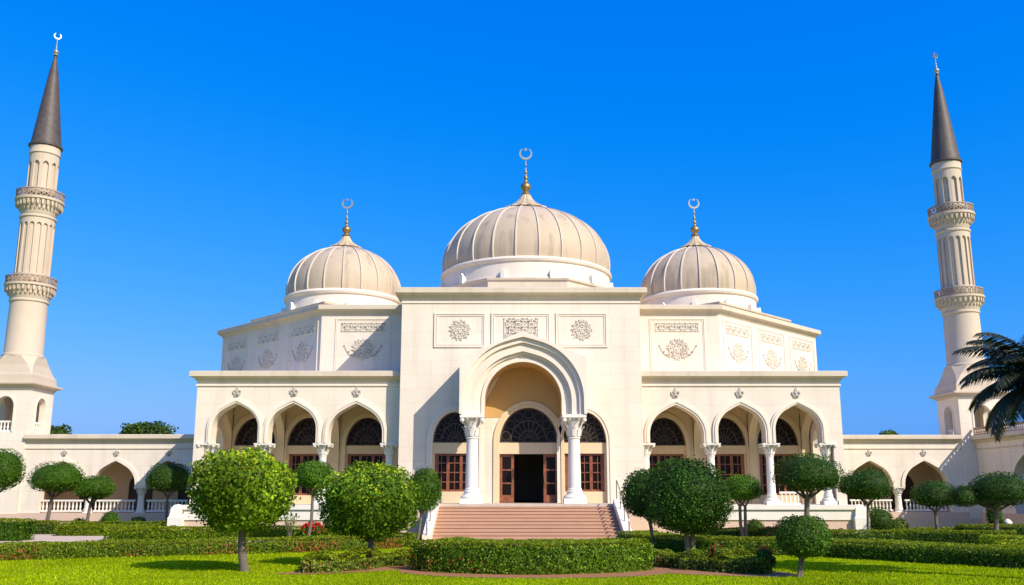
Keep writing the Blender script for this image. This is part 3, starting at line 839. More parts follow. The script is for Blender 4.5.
# ------------------------------------------------------------------ foliage
def leaf_mesh(name, P, Nrm, length, width, tint, parent=None, core=None, core_tint=(.03, .06, .01), off=(0, 0, 0), mat=None):
    "many small leaf faces, each with its own tint; core = (verts, faces) of the dense inner foliage"
    n = len(P)
    Nrm = Nrm / np.linalg.norm(Nrm, axis=1, keepdims=True)
    rv = rng.normal(size=(n, 3)); t = rv - (rv * Nrm).sum(1)[:, None] * Nrm
    t /= np.linalg.norm(t, axis=1, keepdims=True); b = np.cross(Nrm, t)
    k = rng.uniform(.7, 1.25, n)[:, None]
    l = length * k * .5; w = width * k * .5
    V = np.stack([P - t * l, P + b * w - t * l * .1 + Nrm * w * .35, P + t * l, P - b * w - t * l * .1 + Nrm * w * .35], 1).reshape(-1, 3)
    C = np.repeat(np.concatenate([tint, np.ones((n, 1))], 1), 4, 0)
    F = np.arange(4 * n, dtype=np.int32)
    counts = np.full(n, 4, np.int32)
    if core is not None:
        cv, cf = core
        base = len(V); V = np.concatenate([V, np.array(cv)])
        C = np.concatenate([C, np.tile(np.array([*core_tint, 1.0]), (len(cv), 1))])
        F = np.concatenate([F, (np.array(cf, dtype=np.int32) + base).reshape(-1)]); counts = np.concatenate([counts, np.full(len(cf), 4, np.int32)])
    V = V - np.array(off)
    me = bpy.data.meshes.new(name)
    me.vertices.add(len(V)); me.vertices.foreach_set('co', V.astype(np.float32).ravel())
    me.loops.add(len(F)); me.loops.foreach_set('vertex_index', F)
    me.polygons.add(len(counts)); st = np.concatenate([[0], np.cumsum(counts)[:-1]]).astype(np.int32)
    me.polygons.foreach_set('loop_start', st); me.polygons.foreach_set('loop_total', counts)
    at = me.color_attributes.new('leaf_tint', 'FLOAT_COLOR', 'POINT'); at.data.foreach_set('color', C.astype(np.float32).ravel())
    me.materials.append(mat or M['leaf'])
    me.update(calc_edges=True); me.validate()
    o = bpy.data.objects.new(name, me); COL.objects.link(o)
    if parent: o.parent = parent
    return o

def lump(D, seed, f):
    "smooth pseudo-noise on directions or points, about -1..1"
    r = np.random.default_rng(seed); s = np.zeros(len(D))
    for i in range(7):
        k = r.normal(size=3) * f; s += np.sin(D @ k + r.uniform(0, 6.28))
    return s / 3.0

def tints(n, base, var=.28, young=None, p=0.0, mask=None):
    c = np.array(base)[None] * np.exp(rng.normal(0, var, (n, 1))) * (1 + rng.normal(0, .07, (n, 3)))
    if young is not None:
        s = rng.random(n) < (p if mask is None else p * mask)
        c[s] = np.array(young)[None] * np.exp(rng.normal(0, .2, (s.sum(), 1)))
    return np.clip(c, 0, .9)

def blob_points(n, cx, cy, cz, rx, ry, rz, rough, seed, flat=.8, power=2.4, depth=.16):
    D = rng.normal(size=(n, 3)); D /= np.linalg.norm(D, axis=1, keepdims=True)
    e = 1.0 / (np.abs(D) ** power).sum(1) ** (1 / power)
    e = e * (1 + rough * lump(D, seed, 3.2) + rough * .45 * lump(D, seed + 1, 9))
    dd = 1 - depth * rng.random(n) ** 1.6
    dd = np.where(rng.random(n) < .05, 1 + .11 * rng.random(n), dd)
    zz = np.where(D[:, 2] < 0, flat, 1.0)
    P = np.stack([cx + D[:, 0] * e * dd * rx, cy + D[:, 1] * e * dd * ry, cz + D[:, 2] * e * dd * rz * zz], 1)
    Nn = D / np.array([rx, ry, rz]) * min(rx, rz)
    return P, Nn / np.linalg.norm(Nn, axis=1, keepdims=True), D

def blob_core(cx, cy, cz, rx, ry, rz, rough, seed, flat=.8, power=2.4, s=.84):
    nu, nv = 24, 14; V = []; F = []
    for j in range(nv + 1):
        ph = -PI / 2 + PI * j / nv
        for i in range(nu):
            th = 2 * PI * i / nu; V.append((math.cos(ph) * math.cos(th), math.cos(ph) * math.sin(th), math.sin(ph)))
    D = np.array(V); e = 1.0 / (np.abs(D) ** power).sum(1) ** (1 / power)
    e = e * (1 + rough * lump(D, seed, 3.2)) * s
    zz = np.where(D[:, 2] < 0, flat, 1.0)
    P = np.stack([cx + D[:, 0] * e * rx, cy + D[:, 1] * e * ry, cz + D[:, 2] * e * rz * zz], 1)
    for j in range(nv):
        for i in range(nu):
            F.append((j * nu + i, j * nu + (i + 1) % nu, (j + 1) * nu + (i + 1) % nu, (j + 1) * nu + i))
    return P, F

GREEN = (.065, .145, .008); BRIGHT = (.15, .245, .009); DEEP = (.036, .088, .009); YOUNG_SUNLIT = (.36, .42, .015)

def crown_mesh(name, parent, off, blobs, n, leaf, base, rough, seed, young=0.0, var=.3, orient=.62, flat=.8):
    Ps, Ns, Ts, cv, cf = [], [], [], [], []
    tot = sum(b[3] * b[5] for b in blobs)
    for i, b in enumerate(blobs):
        k = int(n * b[3] * b[5] / tot)
        P, Nn, D = blob_points(k, *b, rough, seed + i, flat)
        Nn = Nn * orient + rng.normal(size=(k, 3)) * (1 - orient) * 1.1
        Ps.append(P); Ns.append(Nn)
        cl = np.clip(1 + .35 * lump(P, seed + 9, 2.2 / max(.5, b[3])), .55, 1.6)[:, None]
        yp = np.clip(D[:, 2] * .9 + .25 * lump(D, seed + 5, 4), 0, 1)  # crown tops yellower: new growth, and partly sunlight put into the leaf colour
        Ts.append(np.clip(tints(k, base, var, YOUNG_SUNLIT, young, yp) * cl, 0, .9))
        v, f = blob_core(*b, rough, seed + i, flat)
        cf += [tuple(q + len(cv) for q in fc) for fc in f]; cv += [tuple(p) for p in v]
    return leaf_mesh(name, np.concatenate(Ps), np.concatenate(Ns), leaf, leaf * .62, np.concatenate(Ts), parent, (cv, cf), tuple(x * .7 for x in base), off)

def topiary(label, base, crown, r, n, leaf, tint=GREEN, rough=.05, seed=1, young=0.0, stems=1, trunk=.08, lean=(0, 0), extra=(), var=.3, ry=None, flat=.8, name='topiary_tree', group='clipped trees in the garden'):
    bx, by = base; cx, cz = crown; rx, rz = r
    root = empty(name, (bx, by, 0), label, 'tree', group)
    cyy = by + lean[1]
    blobs = [(cx, cyy, cz, rx, ry or rx * .95, rz)] + [(ex, cyy + .1, ez, er, er, ez2) for ex, ez, er, ez2 in extra]
    crown_mesh('crown', root, (bx, by, 0), blobs, n, leaf, tint, rough, seed, young, var, flat=flat)
    rr = random.Random(seed); m = MB()
    bot = cz - rz * flat * .78
    for sidx in range(stems):
        ox = (sidx - (stems - 1) / 2) * trunk * 1.6
        k = rr.uniform(-.06, .06)
        p0 = Vector((bx + ox, by, -.05)); fork = Vector((bx + (cx - bx) * .55 + ox * 1.6 + k, by + (cyy - by) * .5 + rr.uniform(-.05, .05), bot * .82))
        mid = p0.lerp(fork, .5) + Vector((k, rr.uniform(-.05, .05), 0))
        m.tube([p0, p0.lerp(mid, .25), mid, fork], [trunk * 1.35, trunk * 1.08, trunk * .95, trunk * .85], 10)
        for q in range(5):
            an = 2 * PI * q / 5 + rr.random()
            e = Vector((cx + rx * .62 * math.cos(an), cyy + rx * .6 * math.sin(an), cz - rz * rr.uniform(.05, .35)))
            mm = fork.lerp(e, .5) + Vector((0, 0, -.06 * rz))
            m.tube([fork - Vector((0, 0, .05)), mm, e], [trunk * .6, trunk * .42, trunk * .2], 7)
        for ex, ez, er, ez2 in extra:
            e = Vector((ex, cyy + .1, ez)); m.tube([fork - Vector((0, 0, .05)), fork.lerp(e, .5), e], [trunk * .6, trunk * .4, trunk * .2], 7)
    m.build('trunk', M['bark'], root, smooth=60)
    return root

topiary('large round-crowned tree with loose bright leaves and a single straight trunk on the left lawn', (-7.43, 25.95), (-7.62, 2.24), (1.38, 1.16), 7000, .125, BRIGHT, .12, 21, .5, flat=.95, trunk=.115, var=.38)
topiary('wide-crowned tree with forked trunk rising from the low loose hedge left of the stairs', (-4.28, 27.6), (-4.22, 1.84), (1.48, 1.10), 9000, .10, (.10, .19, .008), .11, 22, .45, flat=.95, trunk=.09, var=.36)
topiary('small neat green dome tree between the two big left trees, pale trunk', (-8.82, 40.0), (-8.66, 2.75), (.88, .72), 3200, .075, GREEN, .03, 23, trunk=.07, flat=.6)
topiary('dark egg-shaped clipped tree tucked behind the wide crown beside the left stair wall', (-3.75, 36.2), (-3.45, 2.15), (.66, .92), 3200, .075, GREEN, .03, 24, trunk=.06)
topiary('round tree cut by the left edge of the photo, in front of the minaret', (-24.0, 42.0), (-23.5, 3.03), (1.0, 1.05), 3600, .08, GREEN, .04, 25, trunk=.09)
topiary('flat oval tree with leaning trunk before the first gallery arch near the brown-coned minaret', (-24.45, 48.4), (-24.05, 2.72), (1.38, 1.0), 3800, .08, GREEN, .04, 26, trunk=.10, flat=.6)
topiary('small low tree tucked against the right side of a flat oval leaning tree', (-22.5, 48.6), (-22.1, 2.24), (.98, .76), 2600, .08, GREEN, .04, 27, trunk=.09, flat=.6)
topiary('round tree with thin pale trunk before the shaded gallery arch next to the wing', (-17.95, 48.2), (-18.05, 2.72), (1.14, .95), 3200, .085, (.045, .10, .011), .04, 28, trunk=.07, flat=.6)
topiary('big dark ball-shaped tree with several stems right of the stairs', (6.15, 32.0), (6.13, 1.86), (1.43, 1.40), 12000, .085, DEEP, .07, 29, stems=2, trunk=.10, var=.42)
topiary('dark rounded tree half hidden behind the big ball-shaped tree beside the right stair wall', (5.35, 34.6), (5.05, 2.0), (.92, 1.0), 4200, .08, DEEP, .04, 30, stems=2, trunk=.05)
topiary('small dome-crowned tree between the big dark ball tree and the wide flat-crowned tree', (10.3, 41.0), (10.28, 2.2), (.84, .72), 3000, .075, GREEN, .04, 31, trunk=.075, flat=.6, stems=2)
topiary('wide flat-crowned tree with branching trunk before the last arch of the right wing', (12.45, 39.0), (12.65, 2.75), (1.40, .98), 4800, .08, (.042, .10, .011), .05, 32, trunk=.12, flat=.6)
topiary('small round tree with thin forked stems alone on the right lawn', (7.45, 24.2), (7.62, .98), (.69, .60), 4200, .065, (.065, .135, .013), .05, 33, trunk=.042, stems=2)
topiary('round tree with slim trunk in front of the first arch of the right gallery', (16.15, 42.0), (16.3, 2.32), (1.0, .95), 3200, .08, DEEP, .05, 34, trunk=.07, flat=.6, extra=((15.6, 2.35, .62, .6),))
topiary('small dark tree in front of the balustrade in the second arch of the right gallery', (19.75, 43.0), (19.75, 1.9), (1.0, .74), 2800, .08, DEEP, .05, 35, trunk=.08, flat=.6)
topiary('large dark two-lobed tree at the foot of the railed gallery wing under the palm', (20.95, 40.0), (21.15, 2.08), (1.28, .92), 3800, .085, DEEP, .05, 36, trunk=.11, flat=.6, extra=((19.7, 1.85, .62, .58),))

# trees far behind the galleries
for lbl, x, y, h, rx, rz, sd in (('bushy green tree showing above the roof of the three-arch gallery', -30.7, 76, 6.65, 1.95, 1.3, 41),
                                 ('green tree peeping out just right of the brown-coned minaret base', -40.4, 80, 6.3, 1.6, 1.4, 42),
                                 ('small dark tree tip showing above the roof of the two-arch gallery', 33.2, 80, 6.2, 1.7, 1.1, 43)):
    root = empty('background_tree', (x, y, 0), lbl, 'tree', 'trees behind the galleries')
    crown_mesh('crown', root, (x, y, 0), [(x, y, h - .1, rx, rx, rz), (x - rx * .5, y, h - .5, rx * .6, rx * .6, rz * .8), (x + rx * .55, y, h - .4, rx * .55, rx * .6, rz * .8)], 2600, .32, (.06, .11, .014), .16, sd, orient=.4)
    m = MB(); m.tube([(x, y, -.05), (x + .1, y, 3), (x, y, h)], [.3, .22, .1], 9)
    for q in range(4):
        a = 2 * PI * q / 4 + .4; m.tube([(x + .07, y, h * .55), (x + rx * .6 * math.cos(a), y + rx * .6 * math.sin(a), h * .95)], [.12, .04], 6)
    m.build('trunk', M['bark'], root, smooth=60)

# ------------------------------------------------------------------ hedges
def resample(path, step):
    P = [Vector((*p, 0)) for p in path]
    if len(P) > 2:
        Q = []
        for i in range(len(P) - 1):
            p0 = P[max(i - 1, 0)]; p1 = P[i]; p2 = P[i + 1]; p3 = P[min(i + 2, len(P) - 1)]
            for k in range(8):
                t = k / 8
                Q.append(.5 * ((2 * p1) + (p2 - p0) * t + (2 * p0 - 5 * p1 + 4 * p2 - p3) * t * t + (3 * p1 - p0 - 3 * p2 + p3) * t ** 3))
        Q.append(P[-1])
    else: Q = P
    out = [Q[0]]; acc = 0
    for a, b in zip(Q[:-1], Q[1:]):
        d = (b - a).length
        while acc + d >= step:
            t = (step - acc) / d; a = a.lerp(b, t); out.append(a.copy()); d = (b - a).length; acc = 0
        acc += d
    if (out[-1] - Q[-1]).length > step * .3: out.append(Q[-1])
    return [(p.x, p.y) for p in out]

def hedge(label, path, w, h, dens, leaf, base, seed, rough=.025, young=0.0, youngcol=YOUNG_SUNLIT, red=0.0, var=.3, name='hedge', group='clipped hedges of the garden', batter=1.0, cat='hedge', top=.62):
    pts = np.array(resample(path, .15)); n = len(pts)
    tg = np.gradient(pts, axis=0); tg /= np.linalg.norm(tg, axis=1, keepdims=True); nr = np.stack([tg[:, 1], -tg[:, 0]], 1)
    seg = np.linalg.norm(np.diff(pts, axis=0), axis=1); Ltot = seg.sum()
    per = 2 * h + w; N = int(dens * (Ltot * per + 2 * w * h))
    Ncap = int(N * 2 * w * h / (Ltot * per + 2 * w * h)); Nm = N - Ncap
    s = rng.random(Nm) * (n - 1); i = np.minimum(s.astype(int), n - 2); f = (s - i)[:, None]
    c = pts[i] * (1 - f) + pts[i + 1] * f; nn = nr[i] * (1 - f) + nr[i + 1] * f; nn /= np.linalg.norm(nn, axis=1, keepdims=True)
    q = rng.random(Nm) * per
    o = np.where(q < h, -w / 2, np.where(q < h + w, q - h - w / 2, w / 2)); z = np.where(q < h, q, np.where(q < h + w, h, per - q))
    no = np.where(q < h, -1.0, np.where(q < h + w, 0.0, 1.0)); nz = np.where((q >= h) & (q < h + w), 1.0, 0.0)
    # rounded shoulders
    k = np.clip((np.abs(o) - (w / 2 - .12)) / .12, 0, 1) * np.clip((z - (h - .12)) / .12, 0, 1); z = z - k * .05; o = o * (1 - k * .05 / (w / 2))
    o = o * (1 - (1 - batter) * (1 - z / h))
    P = np.stack([c[:, 0] + nn[:, 0] * o, c[:, 1] + nn[:, 1] * o, z], 1)
    Nv = np.stack([nn[:, 0] * no, nn[:, 1] * no, nz], 1)
    for e, sg in ((0, -1), (n - 1, 1)):
        kk = Ncap // 2; o2 = (rng.random(kk) - .5) * w; z2 = rng.random(kk) * h
        o2 = o2 * (1 - (1 - batter) * (1 - z2 / h))
        P = np.concatenate([P, np.stack([pts[e, 0] + nr[e, 0] * o2, pts[e, 1] + nr[e, 1] * o2, z2], 1)])
        Nv = np.concatenate([Nv, np.tile(np.array([tg[e, 0] * sg, tg[e, 1] * sg, 0.0]), (kk, 1))])
    P = P + Nv * (rough * lump(P, seed, 2.5) + rough * .7 * lump(P, seed + 1, 8) - rng.random(len(P)) ** 1.4 * np.where(Nv[:, 2] > .5, .05, .15) + .03)[:, None]
    P[:, 2] = np.maximum(P[:, 2], .02)
    Nf = Nv * np.where(Nv[:, 2:3] > .5, .75, .45) + rng.normal(size=P.shape) * np.where(Nv[:, 2:3] > .5, .3, .45)
    low = np.clip(1.25 - P[:, 2] / h, .1, 1)
    cl = np.clip(1 + .25 * lump(P, seed + 3, 1.6), .6, 1.5)[:, None]
    T = tints(len(P), base, var) * cl
    if young: 
        sY = rng.random(len(P)) < young * low * np.clip(.6 + .6 * lump(P, seed + 7, 3), 0, 1.5); T[sY] = np.array(youngcol) * np.exp(rng.normal(0, .25, (sY.sum(), 1)))
    if red:
        sR = rng.random(len(P)) < red * low * np.clip(.1 + .9 * lump(P, seed + 8, 1.8), 0, 1.6); T[sR] = np.array((.34, .10, .035)) * np.exp(rng.normal(0, .3, (sR.sum(), 1)))
    sT = P[:, 2] > h - .10; T[sT] = T[sT] * (1 - top) + top * np.array(YOUNG_SUNLIT) * .72 * np.exp(rng.normal(0, .12, (sT.sum(), 1)))  # top leaves blended lighter, the sunlit hedge top painted into their tint
    T = np.clip(T, 0, .9)
    # dense inner foliage
    ins = .19; V = []; F = []
    for j in range(n):
        e0 = ins if j == 0 else (-ins if j == n - 1 else 0)
        bx, by = pts[j] + tg[j] * e0
        for oo, zz in ((-(w / 2 - ins) * batter, .005), (-(w / 2 - .13), h - .2), (-(w / 2 - .19), h - .11), ((w / 2 - .19), h - .11), ((w / 2 - .13), h - .2), ((w / 2 - ins) * batter, .005)):
            V.append((bx + nr[j, 0] * oo, by + nr[j, 1] * oo, zz))
    for j in range(n - 1):
        for q_ in range(5): a = j * 6 + q_; F.append((a, a + 6, a + 7, a + 1))
    for e in (0, n - 1):
        a = e * 6; F.append((a, a + 1, a + 4, a + 5)); F.append((a + 1, a + 2, a + 3, a + 4))
    loc = (pts[n // 2, 0], pts[n // 2, 1], 0)
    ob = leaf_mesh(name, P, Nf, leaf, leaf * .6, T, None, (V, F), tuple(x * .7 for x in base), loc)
    ob.location = loc
    return tag(ob, label, cat, group)

def off(path, d): return [(x, y + d) for x, y in path]
HG = (.14, .205, .008)
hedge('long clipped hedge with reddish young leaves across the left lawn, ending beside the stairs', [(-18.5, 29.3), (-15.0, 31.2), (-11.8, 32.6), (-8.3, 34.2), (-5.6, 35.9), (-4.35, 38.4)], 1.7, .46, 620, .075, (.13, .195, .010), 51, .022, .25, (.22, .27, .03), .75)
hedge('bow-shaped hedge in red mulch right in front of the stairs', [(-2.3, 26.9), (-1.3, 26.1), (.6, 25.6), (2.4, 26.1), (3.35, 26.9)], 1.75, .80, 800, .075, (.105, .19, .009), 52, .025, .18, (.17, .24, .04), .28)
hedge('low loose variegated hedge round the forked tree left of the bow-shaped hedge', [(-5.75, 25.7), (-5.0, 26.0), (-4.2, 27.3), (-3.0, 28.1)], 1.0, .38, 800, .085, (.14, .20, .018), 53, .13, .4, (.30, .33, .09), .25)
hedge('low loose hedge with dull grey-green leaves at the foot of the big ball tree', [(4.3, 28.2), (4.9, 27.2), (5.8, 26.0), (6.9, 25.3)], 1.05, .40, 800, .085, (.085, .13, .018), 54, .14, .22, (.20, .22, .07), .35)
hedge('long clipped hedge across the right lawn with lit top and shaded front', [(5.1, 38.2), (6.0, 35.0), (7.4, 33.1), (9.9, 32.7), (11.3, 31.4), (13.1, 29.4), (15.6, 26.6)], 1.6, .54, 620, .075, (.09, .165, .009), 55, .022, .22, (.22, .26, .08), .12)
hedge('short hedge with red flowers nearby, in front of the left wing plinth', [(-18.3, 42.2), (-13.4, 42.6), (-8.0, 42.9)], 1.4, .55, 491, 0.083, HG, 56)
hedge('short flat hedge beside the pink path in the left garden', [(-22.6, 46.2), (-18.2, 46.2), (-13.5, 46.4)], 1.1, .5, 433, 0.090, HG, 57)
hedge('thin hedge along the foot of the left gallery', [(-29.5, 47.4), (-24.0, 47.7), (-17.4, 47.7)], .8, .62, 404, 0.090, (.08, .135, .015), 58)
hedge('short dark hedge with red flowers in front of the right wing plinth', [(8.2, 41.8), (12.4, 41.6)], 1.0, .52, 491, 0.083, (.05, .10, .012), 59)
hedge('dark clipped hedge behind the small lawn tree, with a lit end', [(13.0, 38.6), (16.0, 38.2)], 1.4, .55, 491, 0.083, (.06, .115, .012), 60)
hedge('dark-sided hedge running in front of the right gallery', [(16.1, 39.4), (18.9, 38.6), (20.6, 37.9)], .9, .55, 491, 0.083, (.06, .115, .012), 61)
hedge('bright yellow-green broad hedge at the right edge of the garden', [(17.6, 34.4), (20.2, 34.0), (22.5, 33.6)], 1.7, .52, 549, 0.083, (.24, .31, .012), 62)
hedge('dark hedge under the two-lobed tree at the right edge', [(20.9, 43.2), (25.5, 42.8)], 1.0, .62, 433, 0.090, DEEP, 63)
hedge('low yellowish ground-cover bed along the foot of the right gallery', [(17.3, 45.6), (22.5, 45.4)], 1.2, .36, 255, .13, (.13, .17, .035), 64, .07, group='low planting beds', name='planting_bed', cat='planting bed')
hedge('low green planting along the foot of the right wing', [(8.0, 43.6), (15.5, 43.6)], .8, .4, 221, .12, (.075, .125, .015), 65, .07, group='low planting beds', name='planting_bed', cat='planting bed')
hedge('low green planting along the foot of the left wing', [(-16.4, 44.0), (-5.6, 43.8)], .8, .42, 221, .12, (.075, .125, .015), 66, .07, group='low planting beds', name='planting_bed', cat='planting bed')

def shrub(label, x, y, rx, rz, n, leaf, base, seed, name='shrub', cat='shrub', zc=None, flat=1.0, young=0):
    ob = crown_mesh(name, None, (x, y, 0), [(x, y, zc or rz * .85, rx, rx, rz)], n, leaf, base, .05, seed, young)
    ob.location = (x, y, 0)
    return tag(ob, label, cat, 'shrubs of the garden')
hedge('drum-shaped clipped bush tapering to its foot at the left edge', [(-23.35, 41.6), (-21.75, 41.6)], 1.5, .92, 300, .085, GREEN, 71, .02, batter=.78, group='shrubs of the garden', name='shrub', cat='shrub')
shrub('small upright ball bush beside the second gallery column on the left', -20.9, 48.0, .42, .62, 900, .085, GREEN, 72)
shrub('little round bush under the leaning trunk, by the left balustrade', -23.7, 50.6, .40, .38, 500, .09, HG, 73)
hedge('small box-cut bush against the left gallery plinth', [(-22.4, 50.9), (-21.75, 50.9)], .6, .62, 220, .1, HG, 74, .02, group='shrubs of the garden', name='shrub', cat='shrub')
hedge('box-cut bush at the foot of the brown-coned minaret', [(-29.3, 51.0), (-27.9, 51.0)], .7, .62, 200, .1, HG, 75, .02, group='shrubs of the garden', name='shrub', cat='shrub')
shrub('dark low bush beside the left wing corner pedestal', -17.9, 47.6, .40, .34, 500, .09, DEEP, 76)
shrub('dark mound bush right of the gallery column in the left garden', -19.9, 49.2, .45, .45, 500, .09, DEEP, 77)
shrub('ball bush on the ledge line beside the crooked small tree', 11.35, 43.2, .42, .48, 700, .085, (.075, .135, .014), 78, young=.1)
shrub('rounded dark bush between two slim trees of the right garden', 18.3, 46.2, .75, .75, 1200, .095, (.05, .105, .012), 79)
shrub('smaller yellowish bush attached to the right of a rounded dark bush', 19.4, 46.4, .5, .45, 700, .095, (.12, .17, .02), 80)
shrub('tall narrow dark bush beside the white bollard', 22.9, 43.8, .34, .95, 900, .09, DEEP, 81, zc=.95)
pp_ = empty('garden_plant', (-9.75, 40.6, 0), 'pale thin plant with sparse light leaves beside the small dome tree', 'plant')
m = MB(); tips = []
for k in range(7):
    a = 2 * PI * k / 7; e = Vector((-9.75 + .28 * math.cos(a), 40.6 + .28 * math.sin(a), 1.0 + .12 * (k % 3))); b_ = Vector((-9.75, 40.6, 0))
    m.tube([b_, b_.lerp(e, .6) + Vector((0, 0, .1)), e], [.018, .012, .006], 5); tips += [b_.lerp(e, f) + Vector((0, 0, .06)) for f in (.5, .62, .74, .86, .95, 1.0) for _ in range(3)]
m.build('stem', M['bark'], pp_, smooth=60)
tp = np.array([tuple(t) for t in tips]) + rng.normal(0, .05, (len(tips), 3))
leaf_mesh('leaves', tp, rng.normal(size=tp.shape) + np.array([0, -.5, .6]), .13, .08, tints(len(tp), (.26, .30, .10), .2), pp_, off=(-9.75, 40.6, 0))

def flowers(label, x, y, rx, ry, h, n, seed, col=(.55, .03, .02), share=.6):
    P, Nn, D = blob_points(n, x, y, h * .5, rx, ry, h * .5, .08, seed)
    Nn = Nn * .5 + rng.normal(size=Nn.shape) * .5
    T = tints(n, GREEN, .3); r_ = rng.random(n) < share * np.clip(.35 + D[:, 2], 0, 1)
    T[r_] = np.array(col)[None] * np.exp(rng.normal(0, .25, (r_.sum(), 1)))
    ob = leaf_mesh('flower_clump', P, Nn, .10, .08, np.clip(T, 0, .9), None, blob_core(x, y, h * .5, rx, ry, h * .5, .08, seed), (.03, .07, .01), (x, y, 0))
    ob.location = (x, y, 0)
    return tag(ob, label, 'flowers', 'red flowers in the garden')
flowers('dense clump of red flowers below the small dome tree on the left', -9.0, 41.75, .52, .35, .80, 700, 1, share=1.0)
flowers('few orange-red flowers over the dull loose hedge, right of the big ball tree', 6.9, 25.4, .26, .22, .72, 220, 2, (.6, .09, .03), .4)
flowers('small red flowers between the ball tree and the small lawn tree', 5.75, 26.2, .22, .2, .7, 200, 3, (.5, .06, .04), .3)
flowers('scattered red flowers on the dark hedge below the right wing', 11.5, 41.1, .6, .3, .64, 400, 4, (.5, .07, .03), .4)

# ------------------------------------------------------------------ palm at the right edge
def palm(x, y, hz):
    root = empty('palm_tree', (x, y, 0), 'dark palm with drooping feathery fronds cut by the right edge of the photo', 'tree')
    m = MB(); pts = [(x + .1 * math.sin(k * .35), y, -.05 + (hz + .05) * k / 10) for k in range(11)]
    m.tube(pts, [.19 - .007 * k for k in range(11)], 12)
    for k in range(26):
        z = hz * (k + .5) / 26; cxp = x + .1 * math.sin(z / hz * 3.5); m.lathe(cxp, y, [(.185 - .07 * z / hz, z - .05), (.205 - .07 * z / hz, z), (.18 - .07 * z / hz, z + .04)], 12, cap=False)
    m.build('trunk', M['bark'], root, smooth=50)
    tx = pts[-1][0]
    rr = random.Random(5)
    for k in range(46):
        az = 2 * PI * k * .382 + rr.uniform(-.2, .2); up = 1.25 - 1.75 * (k / 46) + rr.uniform(-.1, .1); Ln = rr.uniform(2.0, 2.5)
        d = Vector((math.cos(az), math.sin(az), 0)); spine = []; p = Vector((tx, y, hz)); ang = up; st = Ln / 14
        for i in range(15):
            spine.append(p.copy()); p = p + (d * math.cos(ang) + Vector((0, 0, math.sin(ang)))) * st; ang -= .045 + .009 * i
        mb = MB(); mb.tube(spine, [.026 * (1 - i / 16) + .004 for i in range(15)], 5); side0 = Vector((-d.y, d.x, 0))
        P_ = []
        for i in range(1, 14):
            for sub in (0, .17, .33, .5, .67, .83):
                q = spine[i].lerp(spine[i + 1], sub); tdir = (spine[i + 1] - spine[i]).normalized(); f = (i + sub) / 14
                ll = .52 * math.sin(PI * min(.97, f * .9 + .12)) ** .7 + .06
                for sg in (-1, 1):
                    dr = (side0 * sg * .8 + tdir * .55 + Vector((0, 0, -.42 + rr.uniform(-.12, .12)))).normalized()
                    w = tdir * .015
                    e = q + dr * ll + Vector((0, 0, -.16 * ll)); md = q + dr * ll * .55
                    n0 = len(mb.v); mb.v += [tuple(v) for v in (q - w, q + w, md + w, md - w, e)]
                    mb.f += [(n0, n0 + 1, n0 + 2, n0 + 3), (n0 + 3, n0 + 2, n0 + 4)]; mb.mi += [0, 0]
        mb.build('frond', M['palm'], root, smooth=0)
M['palm'] = plain('palm_leaf', (.016, .024, .007), .75, 0, .3, 2)
palm(13.70, 23.0, 4.98)

# ------------------------------------------------------------------ small furniture
m = MB()
pr = empty('terracotta_planter', (-25.9, 50.6, 0), 'low terracotta planter trough at the foot of the left balustrade', 'planter')
m.boxT(lambda a, z, d: (-25.9 + a, 50.6 + d, z), -.75, .75, .06, .5, -.25, .25); m.boxT(lambda a, z, d: (-25.9 + a, 50.6 + d, z), -.8, .8, .5, .6, -.3, .3)
for e in (-.55, .55): m.boxT(lambda a, z, d: (-25.9 + a + e, 50.6 + d, z), -.12, .12, 0, .06, -.2, .2)
m.build('trough', M['terracotta'], pr, smooth=0)
m = MB(); m.box(-26.6, -25.2, 50.4, 50.8, .5, .57); m.build('planting_soil', M['soil'], pr, smooth=0)
br_ = empty('stone_bollard', (23.55, 43.9, 0), 'white stone bollard with rounded cap beside a narrow dark bush', 'bollard')
m = MB(); m.lathe(23.55, 43.9, [(.24, 0), (.24, .12), (.17, .16), (.15, .62), (.2, .66), (.2, .72), (.16, .78), (.08, .86), (.01, .88)], 20); m.build('post', M['white'], br_, smooth=40)

# ------------------------------------------------------------------ ground
def sheet(name, pts, z, mat, label=None):
    me = bpy.data.meshes.new(name); me.from_pydata([(x, y, z) for x, y in pts], [], [tuple(range(len(pts)))]); me.materials.append(mat)
    o = bpy.data.objects.new(name, me); COL.objects.link(o); o['kind'] = 'structure'; return o
g = MB(); gx = [-900, -120, -60, -40, -20, 0, 20, 40, 60, 120, 900]; gy = [-60, 0, 15, 30, 45, 60, 90, 200, 900]
g.grid([[(a, b, 0) for a in gx] for b in gy]); gr = g.build('ground', M['lawn'], None, smooth=0); gr['kind'] = 'structure'
sheet('path', [(-36, 38.4), (-18.6, 38.4), (-18.6, 47.4), (-36, 49.0)], .004, M['path'])
sheet('path', [(-12.6, 39.8), (-9.6, 39.8), (-9.6, 41.3), (-12.6, 41.3)], .004, M['path'])
sheet('path', [(5.2, 40.2), (9.2, 38.9), (12.8, 38.9), (12.8, 40.9), (5.2, 42.2)], .004, M['path'])
sheet('path', [(16.6, 40.6), (34, 36.4), (34, 41.8), (19, 42.2)], .004, M['path'])
sheet('forecourt', [(-2.6, 30.5), (4.0, 30.5), (4.9, 37.8), (-3.6, 37.8)], .004, M['path'])
bed = [(-3.0, 27.4)] + [(.7 + 3.9 * math.cos(t), 26.2 + 2.35 * math.sin(t)) for t in [PI + PI * k / 20 for k in range(21)]] + [(4.6, 27.6), (.7, 27.9)]
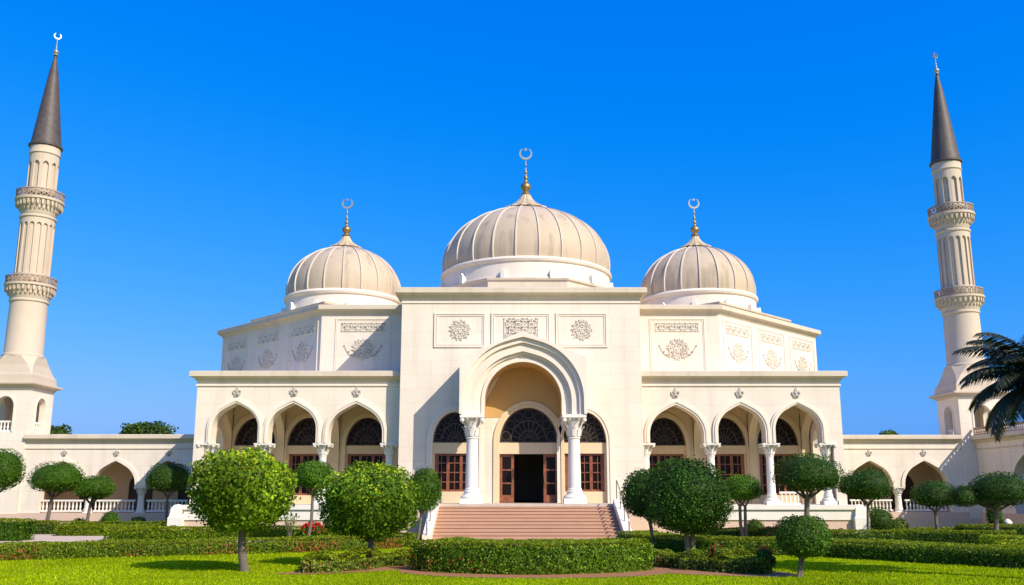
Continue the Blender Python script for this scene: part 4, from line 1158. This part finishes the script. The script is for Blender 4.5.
def rough_outline(p, amp, seed):
    rr = random.Random(seed); out = []
    for (a, b), (c, d) in zip(p, p[1:] + p[:1]):
        n = max(1, int(math.hypot(c - a, d - b) / .12))
        for k in range(n): out.append((a + (c - a) * k / n + rr.uniform(-amp, amp), b + (d - b) * k / n + rr.uniform(-amp, amp)))
    return out
sheet('soil_bed', rough_outline(bed, .03, 1), .008, M['soil'])
sheet('soil_bed', rough_outline([(4.3, 25.2), (5.2, 24.6), (6.7, 24.1), (7.7, 24.5), (7.4, 25.6), (5.6, 27.6), (4.4, 28.5)], .03, 2), .012, M['soil'])
sheet('soil_bed', rough_outline([(-6.4, 25.0), (-5.4, 24.95), (-3.9, 25.7), (-2.9, 26.6), (-2.6, 28.4), (-4.4, 28.4), (-5.2, 27.0)], .03, 3), .012, M['soil'])

# grass blades over the lawn the camera can see, left off the beds
def in_poly(px, py, poly):
    ins = np.zeros(len(px), bool); n = len(poly)
    for i in range(n):
        x0, y0 = poly[i]; x1, y1 = poly[(i + 1) % n]
        c = ((y0 > py) != (y1 > py)) & (px < (x1 - x0) * (py - y0) / (y1 - y0 + 1e-12) + x0); ins ^= c
    return ins
NB = 170000
yy = 16.0 + 20.5 * rng.random(NB) ** 1.5; xx = (rng.random(NB) - .5) * 2 * (.62 * yy + 1)
ok = ~in_poly(xx, yy, bed)
for p in ([(4.3, 25.2), (5.2, 24.6), (6.7, 24.1), (7.7, 24.5), (7.4, 25.6), (5.6, 27.6), (4.4, 28.5)], [(-6.4, 25.0), (-5.4, 24.95), (-3.9, 25.7), (-2.9, 26.6), (-2.6, 28.4), (-4.4, 28.4), (-5.2, 27.0)], [(-2.6, 30.5), (4.0, 30.5), (4.9, 37.8), (-3.6, 37.8)]):
    ok &= ~in_poly(xx, yy, p)
xx, yy = xx[ok], yy[ok]; n = len(xx)
hh = rng.uniform(.025, .06, n) * (1 + .3 * lump(np.stack([xx, yy, 0 * xx], 1), 3, .9)); a = rng.random(n) * 2 * PI; w = .009 + .0006 * (yy - 16)
bx_, by_ = np.cos(a) * w, np.sin(a) * w; lx, ly = rng.normal(0, .02, n), rng.normal(0, .02, n)
V = np.stack([np.stack([xx - bx_, yy - by_, 0 * xx], 1), np.stack([xx + bx_, yy + by_, 0 * xx], 1), np.stack([xx + lx, yy + ly, hh], 1)], 1).reshape(-1, 3)
me = bpy.data.meshes.new('lawn_grass'); me.vertices.add(3 * n); me.vertices.foreach_set('co', V.astype(np.float32).ravel())
me.loops.add(3 * n); me.loops.foreach_set('vertex_index', np.arange(3 * n, dtype=np.int32)); me.polygons.add(n)
me.polygons.foreach_set('loop_start', (3 * np.arange(n)).astype(np.int32)); me.polygons.foreach_set('loop_total', np.full(n, 3, np.int32))
pp = np.stack([xx, yy, 0 * xx], 1)
gt = np.array((.285, .365, .005))[None] * np.exp(rng.normal(0, .22, (n, 1))) * np.clip(1 + .16 * lump(pp, 4, .7) + .10 * lump(pp, 6, 2.5), .7, 1.4)[:, None]
dry = rng.random(n) < .05; gt[dry] = np.array((.45, .40, .06))
at = me.color_attributes.new('leaf_tint', 'FLOAT_COLOR', 'POINT'); at.data.foreach_set('color', np.repeat(np.concatenate([gt, np.ones((n, 1))], 1), 3, 0).astype(np.float32).ravel())
me.materials.append(M['blade']); me.update(calc_edges=True)
go = bpy.data.objects.new('lawn_grass', me); COL.objects.link(go)
tag(go, 'short sunlit yellow-green lawn grass in the foreground', 'grass', kind='stuff')

# ------------------------------------------------------------------ light, sky, camera
AZ, EL = R(45), R(37)
sd = Vector((math.sin(AZ) * math.cos(EL), -math.cos(AZ) * math.cos(EL), math.sin(EL)))
sun = bpy.data.lights.new('sun', 'SUN'); sun.energy = 4.6; sun.angle = R(.5); sun.color = (1.0, .925, .80)
so = bpy.data.objects.new('sun', sun); COL.objects.link(so); so.rotation_euler = (-sd).to_track_quat('-Z', 'Y').to_euler()
w = bpy.data.worlds.new('World'); scene.world = w; w.use_nodes = True
nt = w.node_tree; bg = nt.nodes['Background']
sk = nt.nodes.new('ShaderNodeTexSky'); sk.sky_type = 'NISHITA'; sk.sun_disc = False
sk.sun_elevation = EL; sk.sun_rotation = R(180) - AZ
sk.air_density = 1.0; sk.dust_density = 2.0; sk.ozone_density = 6.0; sk.altitude = 0
EXPO = .27; STR = .13
# grade of the sky colours: a deep clear blue with a pale periwinkle horizon
sp = nt.nodes.new('ShaderNodeSeparateColor'); cb = nt.nodes.new('ShaderNodeCombineColor')
nt.links.new(sk.outputs[0], sp.inputs[0])
def mth(op, a, b):
    n = nt.nodes.new('ShaderNodeMath'); n.operation = op
    for i, v in enumerate((a, b)):
        if isinstance(v, (int, float)): n.inputs[i].default_value = v
        else: nt.links.new(v, n.inputs[i])
    return n.outputs[0]
kf = 1 / (STR * 2 ** EXPO)
for i, (k, gm, sub) in enumerate(((1.0, 1.0, .088), (1.09, .87, 0), (1.20, .22, 0))):
    v = mth('MULTIPLY', sp.outputs[i], .1)
    if sub: v = mth('MAXIMUM', mth('SUBTRACT', v, sub), .0)
    v = mth('MULTIPLY', mth('POWER', v, gm), k * kf) if i else mth('MULTIPLY', mth('MINIMUM', mth('MULTIPLY', mth('POWER', v, 1.6), 3.36), mth('MULTIPLY', v, 1.25)), kf)
    nt.links.new(v, cb.inputs[i])
nt.links.new(cb.outputs[0], bg.inputs['Color']); bg.inputs['Strength'].default_value = STR

cam = bpy.data.cameras.new('camera'); cam.sensor_width = 36; cam.lens = 900 / 1024 * 36; cam.clip_end = 3000; cam.clip_start = .1; cam.shift_y = 18 / 1024
co = bpy.data.objects.new('camera', cam); COL.objects.link(co); co.location = (0, 0, 2.2)
co.rotation_euler = (PI / 2 + math.atan(.20), 0, 0)
scene.camera = co
vs = scene.view_settings; vs.view_transform = 'Standard'; vs.look = 'None'; vs.exposure = EXPO; vs.gamma = 1; vs.use_curve_mapping = False
